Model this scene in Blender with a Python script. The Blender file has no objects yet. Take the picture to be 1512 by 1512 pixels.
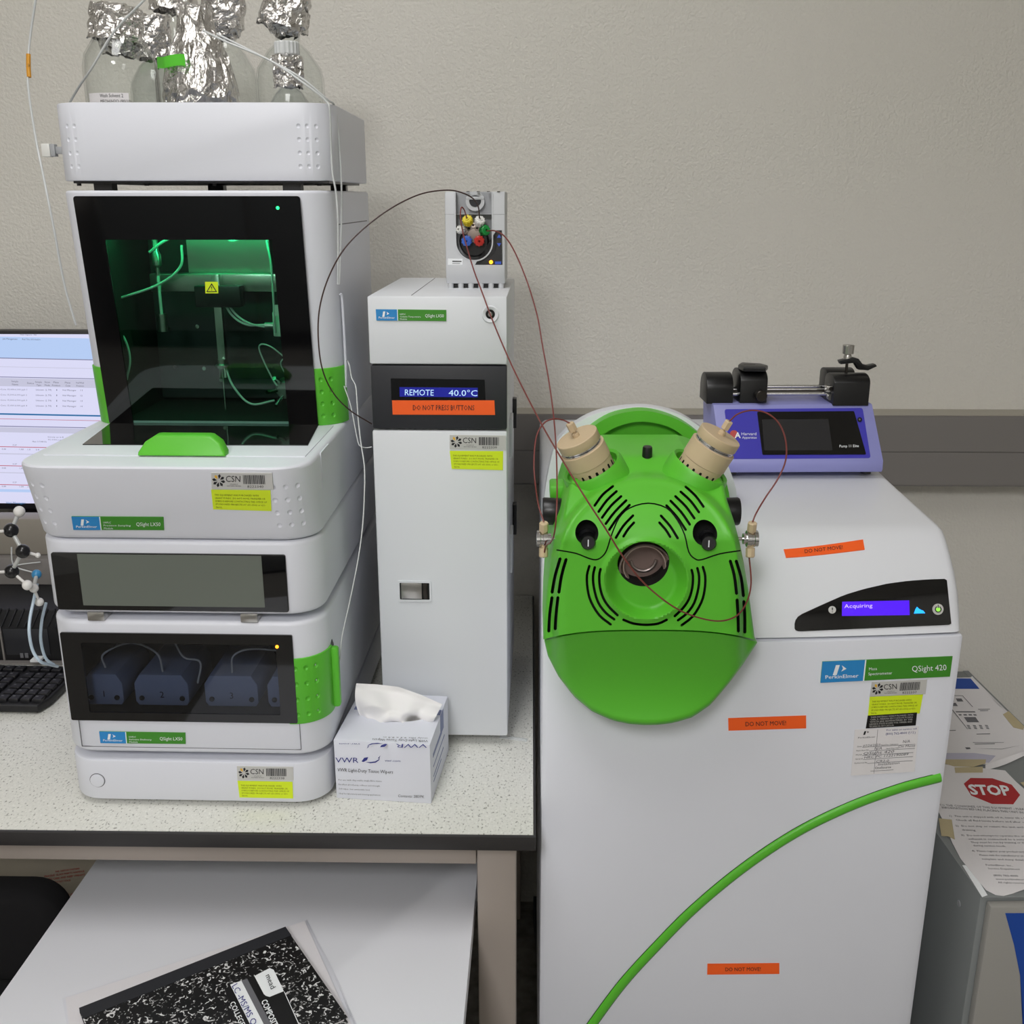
import bpy, bmesh, math, random
from mathutils import Vector, Matrix, noise
from mathutils.bvhtree import BVHTree
random.seed(7)
S = bpy.context.scene
COL = S.collection
R = math.radians
# ---------------------------------------------------------------- camera, world, lights, exposure
F, EYE, PITCH, YAW = 1541.0, 1.56, R(16.8), R(1.0)
cd = bpy.data.cameras.new('camera'); cam = bpy.data.objects.new('camera', cd); COL.objects.link(cam)
cd.sensor_width = 36; cd.lens = 36 * F / 1512; cd.clip_start = .02
cam.location = (0, 0, EYE); cam.rotation_euler = (R(90) - PITCH, 0, YAW); S.camera = cam
S.view_settings.view_transform = 'Standard'; S.view_settings.look = 'None'
S.view_settings.gamma = 1; S.view_settings.use_curve_mapping = False
S.view_settings.exposure = 0.0
w = bpy.data.worlds.new('world'); S.world = w; w.use_nodes = True
w.node_tree.nodes['Background'].inputs[0].default_value = (.05, .05, .05, 1)
LAMPS = [(-0.45, 0.62, 12), (-0.6, -1.7, 48), (1.5, -2.1, 8)]
for lx, ly, pw in LAMPS:
    l = bpy.data.lights.new('troffer_light', 'AREA'); l.shape = 'RECTANGLE'; l.size = .56; l.size_y = 1.16
    l.energy = pw; l.color = (.985, .985, 1)
    o = bpy.data.objects.new('troffer_light', l); o.location = (lx, ly, 2.955); COL.objects.link(o)

# ---------------------------------------------------------------- pixel rays of the calibrated camera
FW = Vector((-math.sin(YAW) * math.cos(PITCH), math.cos(YAW) * math.cos(PITCH), -math.sin(PITCH)))
RT = Vector((math.cos(YAW), math.sin(YAW), 0)); UP = RT.cross(FW); O = Vector((0, 0, EYE))
def ray(x, y): return FW + RT * ((x - 756) / F) + UP * ((756 - y) / F)
def aY(x, y, Y):
    d = ray(x, y); return O + d * (Y / d.y)
def aZ(x, y, Z):
    d = ray(x, y); return O + d * ((Z - EYE) / d.z)
def aP(x, y, p, n):
    d = ray(x, y); return O + d * (n.dot(p - O) / n.dot(d))
class Fr:
    def __init__(s, x, y, z, deg):
        s.M = Matrix.Translation((x, y, z)) @ Matrix.Rotation(R(deg), 4, 'Z'); s.I = s.M.inverted()
        s.ex = s.M.to_3x3() @ Vector((1, 0, 0)); s.ey = s.M.to_3x3() @ Vector((0, 1, 0)); s.ez = Vector((0, 0, 1))
        s.o = Vector((x, y, z)); s.deg = deg
    def w(s, x, y, z): return s.M @ Vector((x, y, z))
    def Y(s, px, py, ly): return s.I @ aP(px, py, s.w(0, ly, 0), s.ey)
    def X(s, px, py, lx): return s.I @ aP(px, py, s.w(lx, 0, 0), s.ex)
    def Z(s, px, py, lz): return s.I @ aP(px, py, s.w(0, 0, lz), s.ez)
# surfaces a sheet or lettering can lie on: f(px,py) -> point, normal (world)
def sY(fr, ly): return lambda x, y: (aP(x, y, fr.w(0, ly, 0), fr.ey), -fr.ey)
def sX(fr, lx): return lambda x, y: (aP(x, y, fr.w(lx, 0, 0), fr.ex), fr.ex)
def sZ(z): return lambda x, y: (aZ(x, y, z), Vector((0, 0, 1)))
def sB(bvh):
    def f(x, y):
        d = ray(x, y).normalized(); h = bvh.ray_cast(O, d)
        if h[0] is None:      # just off the edge: the nearest point of the surface
            h = bvh.find_nearest(O + d * last[0])
        last[0] = (h[0] - O).length
        n = h[1] if h[1].dot(d) < 0 else -h[1]
        return h[0], n
    last = [1.45]; f.curved = True
    return f

# ---------------------------------------------------------------- materials
def sr(r, g=None, b=None):
    if g is None: g = b = r
    return tuple(((c / 255) / 12.92 if c / 255 <= .04045 else ((c / 255 + .055) / 1.055) ** 2.4) for c in (r, g, b)) + (1,)
def mat(name, col, rough=.5, metal=0, bump=None, emit=None, es=1.0, coat=0, spec=.5, var=None):
    m = bpy.data.materials.new(name); m.use_nodes = True; nt = m.node_tree; b = nt.nodes['Principled BSDF']
    b.inputs['Base Color'].default_value = col; b.inputs['Roughness'].default_value = rough
    b.inputs['Metallic'].default_value = metal; b.inputs['Coat Weight'].default_value = coat
    b.inputs['Specular IOR Level'].default_value = spec
    tc = nt.nodes.new('ShaderNodeTexCoord')
    if emit: b.inputs['Emission Color'].default_value = emit; b.inputs['Emission Strength'].default_value = es
    if bump:
        sc, st, ds = bump
        n = nt.nodes.new('ShaderNodeTexNoise'); n.inputs['Scale'].default_value = sc; n.inputs['Detail'].default_value = 3
        bp = nt.nodes.new('ShaderNodeBump'); bp.inputs['Strength'].default_value = st; bp.inputs['Distance'].default_value = ds
        nt.links.new(tc.outputs['Object'], n.inputs['Vector']); nt.links.new(n.outputs['Fac'], bp.inputs['Height'])
        nt.links.new(bp.outputs['Normal'], b.inputs['Normal'])
    if var:
        sc, amt = var
        n2 = nt.nodes.new('ShaderNodeTexNoise'); n2.inputs['Scale'].default_value = sc; n2.inputs['Detail'].default_value = 4
        mx = nt.nodes.new('ShaderNodeMix'); mx.data_type = 'RGBA'
        mx.inputs['A'].default_value = col; mx.inputs['B'].default_value = tuple(c * (1 - amt) for c in col[:3]) + (1,)
        nt.links.new(tc.outputs['Object'], n2.inputs['Vector']); nt.links.new(n2.outputs['Fac'], mx.inputs['Factor'])
        nt.links.new(mx.outputs['Result'], b.inputs['Base Color'])
    return m
def glass(name, tint, fac=.9, rough=.0, ior=1.45):
    """thin sheet: tinted see-through with a Fresnel mirror on it"""
    m = bpy.data.materials.new(name); m.use_nodes = True; nt = m.node_tree; nt.nodes.clear()
    out = nt.nodes.new('ShaderNodeOutputMaterial'); mx = nt.nodes.new('ShaderNodeMixShader')
    fr = nt.nodes.new('ShaderNodeFresnel'); ge = nt.nodes.new('ShaderNodeNewGeometry'); mr = nt.nodes.new('ShaderNodeMapRange')
    mr.inputs['To Min'].default_value = ior; mr.inputs['To Max'].default_value = 1 / ior
    nt.links.new(ge.outputs['Backfacing'], mr.inputs['Value']); nt.links.new(mr.outputs['Result'], fr.inputs[0])
    tr = nt.nodes.new('ShaderNodeBsdfTransparent'); tr.inputs[0].default_value = tint
    gl = nt.nodes.new('ShaderNodeBsdfGlossy'); gl.inputs['Roughness'].default_value = rough
    nt.links.new(fr.outputs[0], mx.inputs[0]); nt.links.new(tr.outputs[0], mx.inputs[1]); nt.links.new(gl.outputs[0], mx.inputs[2])
    nt.links.new(mx.outputs[0], out.inputs[0]); return m
def emis(name, col, st=1.0): 
    m = mat(name, (0, 0, 0, 1), .3, emit=col, es=st); return m
M = {}
M['white'] = mat('white_enamel', sr(223, 225, 233), .42, bump=(900, .05, .0004), var=(3, .03))
M['white2'] = mat('white_steel', sr(222, 225, 229), .4, bump=(900, .05, .0004))
M['whitetop'] = mat('white_hood', sr(224, 226, 231), .35, bump=(1100, .08, .0003))
M['green'] = mat('green_plastic', sr(92, 190, 48), .42, bump=(1200, .08, .0003), var=(5, .05))
M['plategreen'] = mat('plate_green', sr(62, 140, 36), .45)
M['plateblue'] = mat('plate_blue', sr(42, 138, 205), .45)
M['black'] = mat('black_plastic', sr(16, 16, 18), .35)
M['blackgloss'] = mat('black_gloss', sr(9, 9, 11), .06, coat=.3)
M['hole'] = mat('dark_void', sr(6, 8, 6), .8)
M['charcoal'] = mat('charcoal_paint', sr(38, 39, 44), .5, bump=(900, .08, .0004))
M['ink'] = mat('black_ink', sr(25, 25, 28), .6)
M['inkgrey'] = mat('grey_ink', sr(105, 105, 110), .6)
M['inkblue'] = mat('blue_ink', sr(45, 50, 130), .6)
M['inkred'] = mat('red_ink', sr(190, 80, 75), .7)
M['olive'] = mat('olive_ink', sr(95, 110, 10), .6)
M['printwhite'] = mat('white_print', sr(240, 243, 245), .5)
M['tag'] = mat('silver_tag', sr(205, 204, 200), .35, metal=.15)
M['yellowink'] = mat('yellow_print', sr(235, 185, 60), .5)
M['yellow'] = mat('yellow_sticker', sr(218, 240, 30), .55)
M['orange'] = mat('orange_sticker', sr(252, 98, 28), .5)
M['paper'] = mat('paper', sr(232, 229, 230), .8, var=(9, .06))
M['paperb'] = mat('paper_band', sr(190, 188, 205), .8)
M['masking'] = mat('masking_tape', sr(196, 182, 145), .7, var=(30, .12))
M['bluetape'] = mat('blue_tape', sr(20, 70, 160), .6)
M['steel'] = mat('brushed_steel', sr(190, 188, 184), .28, metal=1, bump=(300, .1, .0003))
M['chrome'] = mat('chrome', sr(215, 215, 215), .12, metal=1)
M['darkmetal'] = mat('dark_metal', sr(70, 66, 62), .35, metal=.9)
M['beige'] = mat('beige_peek', sr(206, 184, 150), .5, var=(60, .08))
M['peek'] = mat('peek_tube', sr(118, 52, 48), .4)
M['peekd'] = mat('brown_tube', sr(62, 38, 34), .4)
M['clear'] = mat('clear_tube', sr(205, 208, 208), .25)
M['bluetube'] = mat('pale_blue_tube', sr(190, 208, 222), .3)
M['rail'] = mat('grey_rail', sr(124, 120, 117), .5, bump=(500, .05, .0003))
M['railtop_lit'] = mat('rail_lip_lit', sr(165, 160, 148), .5)  # paler beige: light falling on the rail's top face is put into the colour
M['frame'] = mat('taupe_steel', sr(160, 150, 142), .5, var=(8, .06))
M['edge'] = mat('black_edge', sr(44, 42, 42), .45)
M['cabgrey'] = mat('grey_cabinet', sr(128, 132, 132), .5, bump=(700, .1, .0004))
M['cabfront'] = mat('grey_front', sr(150, 148, 143), .5, bump=(500, .15, .0004))
M['tablewhite'] = mat('white_laminate', sr(225, 226, 232), .38)
M['purple'] = mat('lavender_enamel', sr(146, 148, 208), .4, bump=(900, .08, .0003))
M['indigo'] = mat('indigo_print', sr(66, 62, 178), .4)
M['cardboard'] = mat('pale_carton', sr(190, 182, 165), .8)
M['fabric'] = mat('black_fabric', sr(18, 17, 20), .95, bump=(400, .3, .001))
M['valvegrey'] = mat('pale_grey_plastic', sr(200, 202, 205), .4)
M['vgrey2'] = mat('mid_grey_plastic', sr(165, 167, 170), .4)
M['yel'] = mat('yellow_nut', sr(225, 205, 40), .4); M['grn'] = mat('green_nut', sr(20, 140, 60), .4)
M['blu'] = mat('blue_nut', sr(60, 105, 200), .4); M['red'] = mat('red_nut', sr(190, 45, 35), .4)
M['wht'] = mat('white_nut', sr(225, 225, 220), .4); M['grynut'] = mat('grey_nut', sr(150, 138, 128), .35, metal=.5)
M['ball_b'] = mat('black_ball', sr(22, 22, 24), .25); M['ball_w'] = mat('white_ball', sr(228, 226, 222), .25)
M['ball_s'] = mat('grey_bond', sr(190, 192, 190), .3); M['ball_u'] = mat('blue_ball', sr(60, 140, 190), .3)
M['monitor'] = mat('dark_bezel', sr(32, 30, 34), .4)
M['standgrey'] = mat('warm_grey_plastic', sr(140, 134, 124), .5)
M['key'] = mat('black_key', sr(26, 26, 30), .45); M['kbd'] = mat('keyboard_black', sr(20, 20, 23), .5)
M['lcd_off'] = mat('lcd_off', sr(104, 110, 102), .3)
M['screen_dk'] = mat('screen_dark', sr(44, 44, 46), .25)
M['pumphead'] = mat('blue_grey_head', sr(150, 164, 196), .45, metal=.2)
M['tissue'] = mat('tissue', sr(240, 238, 238), .9, bump=(60, .25, .002))
M['carton'] = mat('white_carton', sr(222, 224, 234), .5)
M['cartonside'] = mat('carton_print', sr(120, 130, 170), .5)
M['screen'] = emis('screen_white', sr(222, 222, 250), .95)
M['screen_b'] = emis('screen_blue', sr(184, 208, 248), .95)
M['screen_l'] = emis('screen_line', sr(150, 150, 190), .6)
M['screen_g'] = emis('screen_grey', sr(205, 205, 228), .9)
M['screen_c'] = emis('screen_cyan', sr(40, 120, 180), .8)
M['screen_r'] = emis('screen_red', sr(200, 80, 100), .8)
M['screen_t'] = emis('screen_text', sr(110, 110, 130), .6)
M['vfd'] = emis('lcd_blue', sr(28, 34, 150), .9); M['vfdt'] = emis('lcd_text', sr(190, 225, 255), 1.1)
M['vio'] = emis('lcd_violet', sr(78, 14, 235), 1.2); M['viot'] = emis('lcd_violet_text', sr(215, 190, 255), 1.2)
M['led_g'] = emis('led_green', sr(40, 255, 130), 3); M['led_o'] = emis('led_orange', sr(255, 150, 30), 4)
M['led_b'] = emis('led_blue', sr(30, 150, 255), 2.2); M['led_p'] = emis('led_power', sr(150, 230, 80), 1.2)
M['icon_b'] = emis('icon_blue', sr(60, 90, 190), .8)
M['strip_g'] = emis('strip_green', (.05, 1, .35, 1), 30)
M['pane_dark'] = glass('smoked_pane', (.62, .64, .68, 1)); M['pane_green'] = glass('smoked_green_pane', (.66, .80, .74, 1), ior=1.5)
M['glassclear'] = glass('clear_glass', (.975, .985, .98, 1), ior=1.42)
M['film'] = glass('clear_film', (.985, .985, .99, 1), rough=.2, ior=1.3)
M['lens'] = glass('sight_glass', (.88, .85, .85, 1), rough=.02)
M['lightpanel'] = emis('light_panel', (1, .97, .93, 1), 3)
def nodemat(name, rough, build, metal=0):
    m = bpy.data.materials.new(name); m.use_nodes = True; nt = m.node_tree; b = nt.nodes['Principled BSDF']
    b.inputs['Roughness'].default_value = rough; b.inputs['Metallic'].default_value = metal
    tc = nt.nodes.new('ShaderNodeTexCoord'); build(nt, b, tc); return m
def ramp(nt, src, stops):
    r = nt.nodes.new('ShaderNodeValToRGB'); e = r.color_ramp.elements
    e[0].position, e[0].color = stops[0]; e[1].position, e[1].color = stops[1]
    for p, c in stops[2:]:
        k = e.new(p); k.color = c
    nt.links.new(src, r.inputs[0]); return r
def b_wall(nt, b, tc):
    n = nt.nodes.new('ShaderNodeTexNoise'); n.inputs['Scale'].default_value = 210; n.inputs['Detail'].default_value = 2.5; n.inputs['Roughness'].default_value = .45
    bp = nt.nodes.new('ShaderNodeBump'); bp.inputs['Strength'].default_value = .36; bp.inputs['Distance'].default_value = .0022
    nt.links.new(tc.outputs['Object'], n.inputs['Vector'])
    r0 = ramp(nt, n.outputs['Fac'], [(.38, (0, 0, 0, 1)), (.62, (1, 1, 1, 1))])
    nt.links.new(r0.outputs[0], bp.inputs['Height']); nt.links.new(bp.outputs['Normal'], b.inputs['Normal'])
    n2 = nt.nodes.new('ShaderNodeTexNoise'); n2.inputs['Scale'].default_value = 1.5
    nt.links.new(tc.outputs['Object'], n2.inputs['Vector'])
    r = ramp(nt, n2.outputs['Fac'], [(.3, sr(212, 209, 200)), (.7, sr(217, 214, 206))]); nt.links.new(r.outputs[0], b.inputs['Base Color'])
M['wall'] = nodemat('stippled_wall', .75, b_wall)
def b_counter(nt, b, tc):
    v = nt.nodes.new('ShaderNodeTexNoise'); v.inputs['Scale'].default_value = 270; v.inputs['Detail'].default_value = 2
    mp = nt.nodes.new('ShaderNodeMapping'); mp.inputs['Scale'].default_value = (1.3, .8, 1)
    nt.links.new(tc.outputs['Object'], mp.inputs[0]); nt.links.new(mp.outputs[0], v.inputs['Vector'])
    r = ramp(nt, v.outputs['Fac'], [(.27, sr(120, 120, 112)), (.335, sr(172, 172, 164)), (.38, sr(214, 214, 207)), (.65, sr(222, 222, 215)), (.72, sr(232, 232, 226))])
    nt.links.new(r.outputs[0], b.inputs['Base Color'])
M['counter'] = nodemat('speckled_laminate', .35, b_counter)
def b_marble(nt, b, tc):
    v = nt.nodes.new('ShaderNodeTexNoise'); v.inputs['Scale'].default_value = 150; v.inputs['Detail'].default_value = 3; v.inputs['Distortion'].default_value = 1.4
    nt.links.new(tc.outputs['Object'], v.inputs['Vector'])
    r = ramp(nt, v.outputs['Fac'], [(.585, sr(14, 14, 16)), (.64, sr(225, 225, 225))]); nt.links.new(r.outputs[0], b.inputs['Base Color'])
M['marble'] = nodemat('marbled_cover', .35, b_marble)
def b_foil(nt, b, tc):
    b.inputs['Base Color'].default_value = sr(222, 220, 218)
    v = nt.nodes.new('ShaderNodeTexVoronoi'); v.inputs['Scale'].default_value = 55; v.feature = 'F1'
    n = nt.nodes.new('ShaderNodeTexNoise'); n.inputs['Scale'].default_value = 45; n.inputs['Detail'].default_value = 5; n.inputs['Distortion'].default_value = 2
    ad = nt.nodes.new('ShaderNodeMath'); ad.operation = 'ADD'
    bp = nt.nodes.new('ShaderNodeBump'); bp.inputs['Strength'].default_value = .8; bp.inputs['Distance'].default_value = .006
    nt.links.new(tc.outputs['Object'], v.inputs['Vector']); nt.links.new(tc.outputs['Object'], n.inputs['Vector'])
    nt.links.new(v.outputs['Distance'], ad.inputs[0]); nt.links.new(n.outputs['Fac'], ad.inputs[1])
    nt.links.new(ad.outputs[0], bp.inputs['Height']); nt.links.new(bp.outputs['Normal'], b.inputs['Normal'])
M['foil'] = nodemat('aluminium_foil', .16, b_foil, 1)
def b_floor(nt, b, tc):
    n = nt.nodes.new('ShaderNodeTexNoise'); n.inputs['Scale'].default_value = 40; n.inputs['Detail'].default_value = 4
    nt.links.new(tc.outputs['Object'], n.inputs['Vector'])
    r = ramp(nt, n.outputs['Fac'], [(.35, sr(120, 116, 110)), (.65, sr(150, 146, 138))]); nt.links.new(r.outputs[0], b.inputs['Base Color'])
M['floor'] = nodemat('vinyl_floor', .4, b_floor)
M['ceil'] = mat('ceiling_tile', sr(225, 222, 215), .9, bump=(200, .3, .002))
M['farwall'] = mat('room_paint', sr(205, 203, 197), .8)

# ---------------------------------------------------------------- object helpers
WM = {}
def tag(o, label=None, cat=None, group=None, kind=None):
    if label: o['label'] = label
    if cat: o['category'] = cat
    if group: o['group'] = group
    if kind: o['kind'] = kind
    return o
def thing(name, label, cat, fr=None, loc=None, group=None):
    o = bpy.data.objects.new(name, None); COL.objects.link(o); o.empty_display_size = .05
    m = fr.M if fr else Matrix.Translation(loc); o.matrix_world = m; WM[o] = m.copy(); o['_'] = 0; del o['_']
    return tag(o, label, cat, group)
def finish(me, smooth=True, ang=35):
    if smooth:
        me.shade_smooth(); me.set_sharp_from_angle(angle=R(ang))
def part(name, bm, m, parent=None, label=None, origin=None, smooth=True, ang=35, world=True, kind=None):
    """bm is in world coordinates (world=True) or already in the parent's local frame."""
    bmesh.ops.recalc_face_normals(bm, faces=bm.faces)
    base = WM[parent] if parent is not None else (Matrix.Translation(origin) if origin is not None else Matrix())
    if world: bm.transform(base.inverted())
    me = bpy.data.meshes.new(name); bm.to_mesh(me); bm.free()
    for mm in (m if isinstance(m, (list, tuple)) else [m]): me.materials.append(M[mm] if isinstance(mm, str) else mm)
    finish(me, smooth, ang)
    o = bpy.data.objects.new(name, me); COL.objects.link(o)
    if parent is not None: o.parent = parent
    elif origin is not None: o.location = origin
    WM[o] = base.copy()
    if label: o['label'] = label
    if kind: o['kind'] = kind
    return o
def solo(name, bm, m, label, cat, origin, group=None, **k):
    o = part(name, bm, m, None, origin=Vector(origin), **k); return tag(o, label, cat, group)
def struct(name, bm, m, **k):
    o = part(name, bm, m, None, **k); o['kind'] = 'structure'; return o
def T(bm, mtx): bm.transform(mtx); return bm
def ext(poly, z0, z1, bev=0, seg=2, axis='z', bev0=None):
    """extrude a closed 2-D outline along an axis; bevel both rims"""
    bm = bmesh.new()
    def V(p, z):
        if axis == 'z': return (p[0], p[1], z)
        if axis == 'y': return (p[0], z, p[1])
        return (z, p[0], p[1])
    a = [bm.verts.new(V(p, z0)) for p in poly]; b = [bm.verts.new(V(p, z1)) for p in poly]; n = len(poly)
    f0 = bm.faces.new(a); f1 = bm.faces.new(b[::-1])
    for i in range(n): bm.faces.new((a[i], b[i], b[(i + 1) % n], a[(i + 1) % n]))
    bmesh.ops.recalc_face_normals(bm, faces=bm.faces)
    if bev:
        es = list(set(list(f1.edges) + ([] if bev0 is False else list(f0.edges))))
        bmesh.ops.bevel(bm, geom=es, offset=bev, segments=seg, affect='EDGES', profile=.5, clamp_overlap=True)
    return bm
def box(x0, x1, y0, y1, z0, z1, bev=0, seg=2):
    bm = bmesh.new(); bmesh.ops.create_cube(bm, size=1)
    bm.transform(Matrix.Translation(((x0 + x1) / 2, (y0 + y1) / 2, (z0 + z1) / 2)) @ Matrix.Diagonal((abs(x1 - x0), abs(y1 - y0), abs(z1 - z0), 1)))
    if bev: bmesh.ops.bevel(bm, geom=list(bm.edges), offset=bev, segments=seg, affect='EDGES', profile=.5)
    return bm
def rrect(x0, x1, y0, y1, r, n=6, corners=(1, 1, 1, 1)):
    """outline counter-clockwise from lower left; r per corner switched by corners (ll, lr, ur, ul)"""
    P = []
    for k, (cx, cy, a) in enumerate([(x0, y0, 180), (x1, y0, 270), (x1, y1, 0), (x0, y1, 90)]):
        if not corners[k] or r <= 0: P.append((cx, cy)); continue
        ox = cx + (r if k in (0, 3) else -r); oy = cy + (r if k in (0, 1) else -r)
        for i in range(n + 1):
            t = R(a + 90 * i / n); P.append((ox + r * math.cos(t), oy + r * math.sin(t)))
    return P
def circ(r, n=24, cx=0, cy=0): return [(cx + r * math.cos(2 * math.pi * i / n), cy + r * math.sin(2 * math.pi * i / n)) for i in range(n)]
def lathe(prof, n=32, mtx=None, jit=None):
    bm = bmesh.new(); rings = []
    for r, z in prof:
        rings.append([bm.verts.new((r * math.cos(2 * math.pi * i / n), r * math.sin(2 * math.pi * i / n), z)) for i in range(n)] if r > 1e-6 else [bm.verts.new((0, 0, z))])
    for a, b in zip(rings, rings[1:]):
        for i in range(n):
            j = (i + 1) % n
            if len(a) == 1 and len(b) == 1: continue
            if len(a) == 1: bm.faces.new((a[0], b[i], b[j]))
            elif len(b) == 1: bm.faces.new((a[i], b[0], a[j]))
            else: bm.faces.new((a[i], b[i], b[j], a[j]))
    if len(rings[0]) > 1 and prof[0][0] > 0 and jit is None and prof[0] != prof[-1]: pass
    if mtx: bm.transform(mtx)
    return bm
def axis_m(p, d, spin=0):
    d = Vector(d).normalized(); q = d.to_track_quat('Z', 'Y')
    return Matrix.Translation(p) @ q.to_matrix().to_4x4() @ Matrix.Rotation(spin, 4, 'Z')
def cyl(p0, p1, r, n=20, bev=0, r2=None):
    p0, p1 = Vector(p0), Vector(p1); h = (p1 - p0).length; r2 = r if r2 is None else r2
    pr = [(0, 0), (r - bev, 0), (r, bev), (r2, h - bev), (r2 - bev, h), (0, h)] if bev else [(0, 0), (r, 0), (r2, h), (0, h)]
    return lathe(pr, n, axis_m(p0, p1 - p0))
def sph(p, r, n=16):
    bm = bmesh.new(); bmesh.ops.create_uvsphere(bm, u_segments=n, v_segments=n // 2 + 2, radius=r); bm.transform(Matrix.Translation(p)); return bm
def join(*bms):
    out = bms[0]
    for b in bms[1:]:
        me = bpy.data.meshes.new('tmp'); b.to_mesh(me); b.free(); out.from_mesh(me); bpy.data.meshes.remove(me)
    return out
def spline(pts, sub=8):
    P = [Vector(p) for p in pts]
    if len(P) < 3: return P
    P = [P[0] * 2 - P[1]] + P + [P[-1] * 2 - P[-2]]; out = []
    for i in range(1, len(P) - 2):
        a, b, c, d = P[i - 1:i + 3]
        for k in range(sub):
            t = k / sub
            out.append(.5 * ((2 * b) + (c - a) * t + (2 * a - 5 * b + 4 * c - d) * t * t + (3 * b - a - 3 * c + d) * t ** 3))
    out.append(P[-2]); return out
def tube(pts, r, sub=8, n=8, raw=False):
    P = [Vector(p) for p in pts] if raw else spline(pts, sub)
    bm = bmesh.new(); rings = []; up = None
    for i, p in enumerate(P):
        d = (P[min(i + 1, len(P) - 1)] - P[max(i - 1, 0)]).normalized()
        if up is None: up = d.orthogonal().normalized()
        up = (up - d * up.dot(d)).normalized(); s = d.cross(up)
        rings.append([bm.verts.new(p + (up * math.cos(2 * math.pi * k / n) + s * math.sin(2 * math.pi * k / n)) * r) for k in range(n)])
    for a, b in zip(rings, rings[1:]):
        for k in range(n): bm.faces.new((a[k], a[(k + 1) % n], b[(k + 1) % n], b[k]))
    bm.faces.new(rings[0][::-1]); bm.faces.new(rings[-1]); return bm
def boolean(obj, cutters, world=False):
    """subtract the cutter bmeshes (local frame of obj, dark walls) from the object's mesh; the cutter is thrown away"""
    cb = join(*cutters)
    if world: cb.transform(WM[obj].inverted())
    bmesh.ops.recalc_face_normals(cb, faces=cb.faces)
    me = bpy.data.meshes.new('cutter'); cb.to_mesh(me); cb.free(); co = bpy.data.objects.new('cutter', me); COL.objects.link(co)
    for m in obj.data.materials: me.materials.append(m)
    for p in me.polygons: p.material_index = len(obj.data.materials) - 1
    pm, par = obj.matrix_world.copy(), obj.parent
    obj.parent = None; obj.matrix_world = Matrix(); 
    md = obj.modifiers.new('b', 'BOOLEAN'); md.operation = 'DIFFERENCE'; md.solver = 'EXACT'; md.use_self = True; md.object = co
    bpy.context.view_layer.update()
    dg = bpy.context.evaluated_depsgraph_get(); new = bpy.data.meshes.new_from_object(obj.evaluated_get(dg))
    obj.modifiers.clear(); old = obj.data; obj.data = new; new.name = old.name
    bpy.data.objects.remove(co); bpy.data.meshes.remove(me)
    obj.parent = par; 
    if par is None: obj.matrix_world = pm
    else: obj.matrix_local = Matrix()
    finish(new, True, 35); return obj
def bvh_of(o):
    me = o.data; mw = WM[o]
    return BVHTree.FromPolygons([mw @ v.co for v in me.vertices], [tuple(p.vertices) for p in me.polygons])
# --- sheets and lettering lying on a surface
def sheet(name, surf, quad, m, parent, nx=1, ny=1, lift=.0006, label=None, th=.0004, origin=None, kind=None):
    """quad: ul, ur, lr, ll pixel corners; a thin sheet with thickness lying on surf"""
    bm = bmesh.new(); ul, ur, lr, ll = quad; G = []
    for j in range(ny + 1):
        row = []
        for i in range(nx + 1):
            u, v = i / nx, j / ny
            x = (ul[0] * (1 - u) + ur[0] * u) * (1 - v) + (ll[0] * (1 - u) + lr[0] * u) * v
            y = (ul[1] * (1 - u) + ur[1] * u) * (1 - v) + (ll[1] * (1 - u) + lr[1] * u) * v
            p, n = surf(x, y); row.append((p + n * lift, p + n * max(lift - th, 0)))
        G.append(row)
    A = [[bm.verts.new(c[0]) for c in r] for r in G]; B = [[bm.verts.new(c[1]) for c in r] for r in G]
    for j in range(ny):
        for i in range(nx):
            bm.faces.new((A[j][i], A[j + 1][i], A[j + 1][i + 1], A[j][i + 1])); bm.faces.new((B[j][i], B[j][i + 1], B[j + 1][i + 1], B[j + 1][i]))
    for i in range(nx):
        bm.faces.new((A[0][i], A[0][i + 1], B[0][i + 1], B[0][i])); bm.faces.new((A[ny][i], B[ny][i], B[ny][i + 1], A[ny][i + 1]))
    for j in range(ny):
        bm.faces.new((A[j][0], B[j][0], B[j + 1][0], A[j + 1][0])); bm.faces.new((A[j][nx], A[j + 1][nx], B[j + 1][nx], B[j][nx]))
    return part(name, bm, m, parent, label, smooth=False, origin=origin, kind=kind)
def poly(name, surf, pts, m, parent, lift=.0006, th=.0005, label=None, sub=0, origin=None):
    bm = bmesh.new(); a = []; b = []
    for x, y in pts:
        p, n = surf(x, y); a.append(bm.verts.new(p + n * lift)); b.append(bm.verts.new(p + n * max(lift - th, 0)))
    bm.faces.new(a); bm.faces.new(b[::-1]); n = len(a)
    for i in range(n): bm.faces.new((a[i], b[i], b[(i + 1) % n], a[(i + 1) % n]))
    bmesh.ops.triangulate(bm, faces=[f for f in bm.faces if len(f.verts) > 4])
    return part(name, bm, m, parent, label, smooth=False, origin=origin)
TC = {}
def text_mesh(s, bold=0, slant=0):
    k = (s, bold, slant)
    if k not in TC:
        cu = bpy.data.curves.new('t', 'FONT'); cu.body = s; cu.resolution_u = 2 if len(s) < 18 else 1; cu.offset = bold; cu.shear = slant
        ob = bpy.data.objects.new('t', cu); COL.objects.link(ob); bpy.context.view_layer.update()
        me = bpy.data.meshes.new_from_object(ob.evaluated_get(bpy.context.evaluated_depsgraph_get()))
        bpy.data.objects.remove(ob); bpy.data.curves.remove(cu)
        TC[k] = ([v.co.copy() for v in me.vertices], [tuple(p.vertices) for p in me.polygons]); bpy.data.meshes.remove(me)
    return TC[k]
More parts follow.
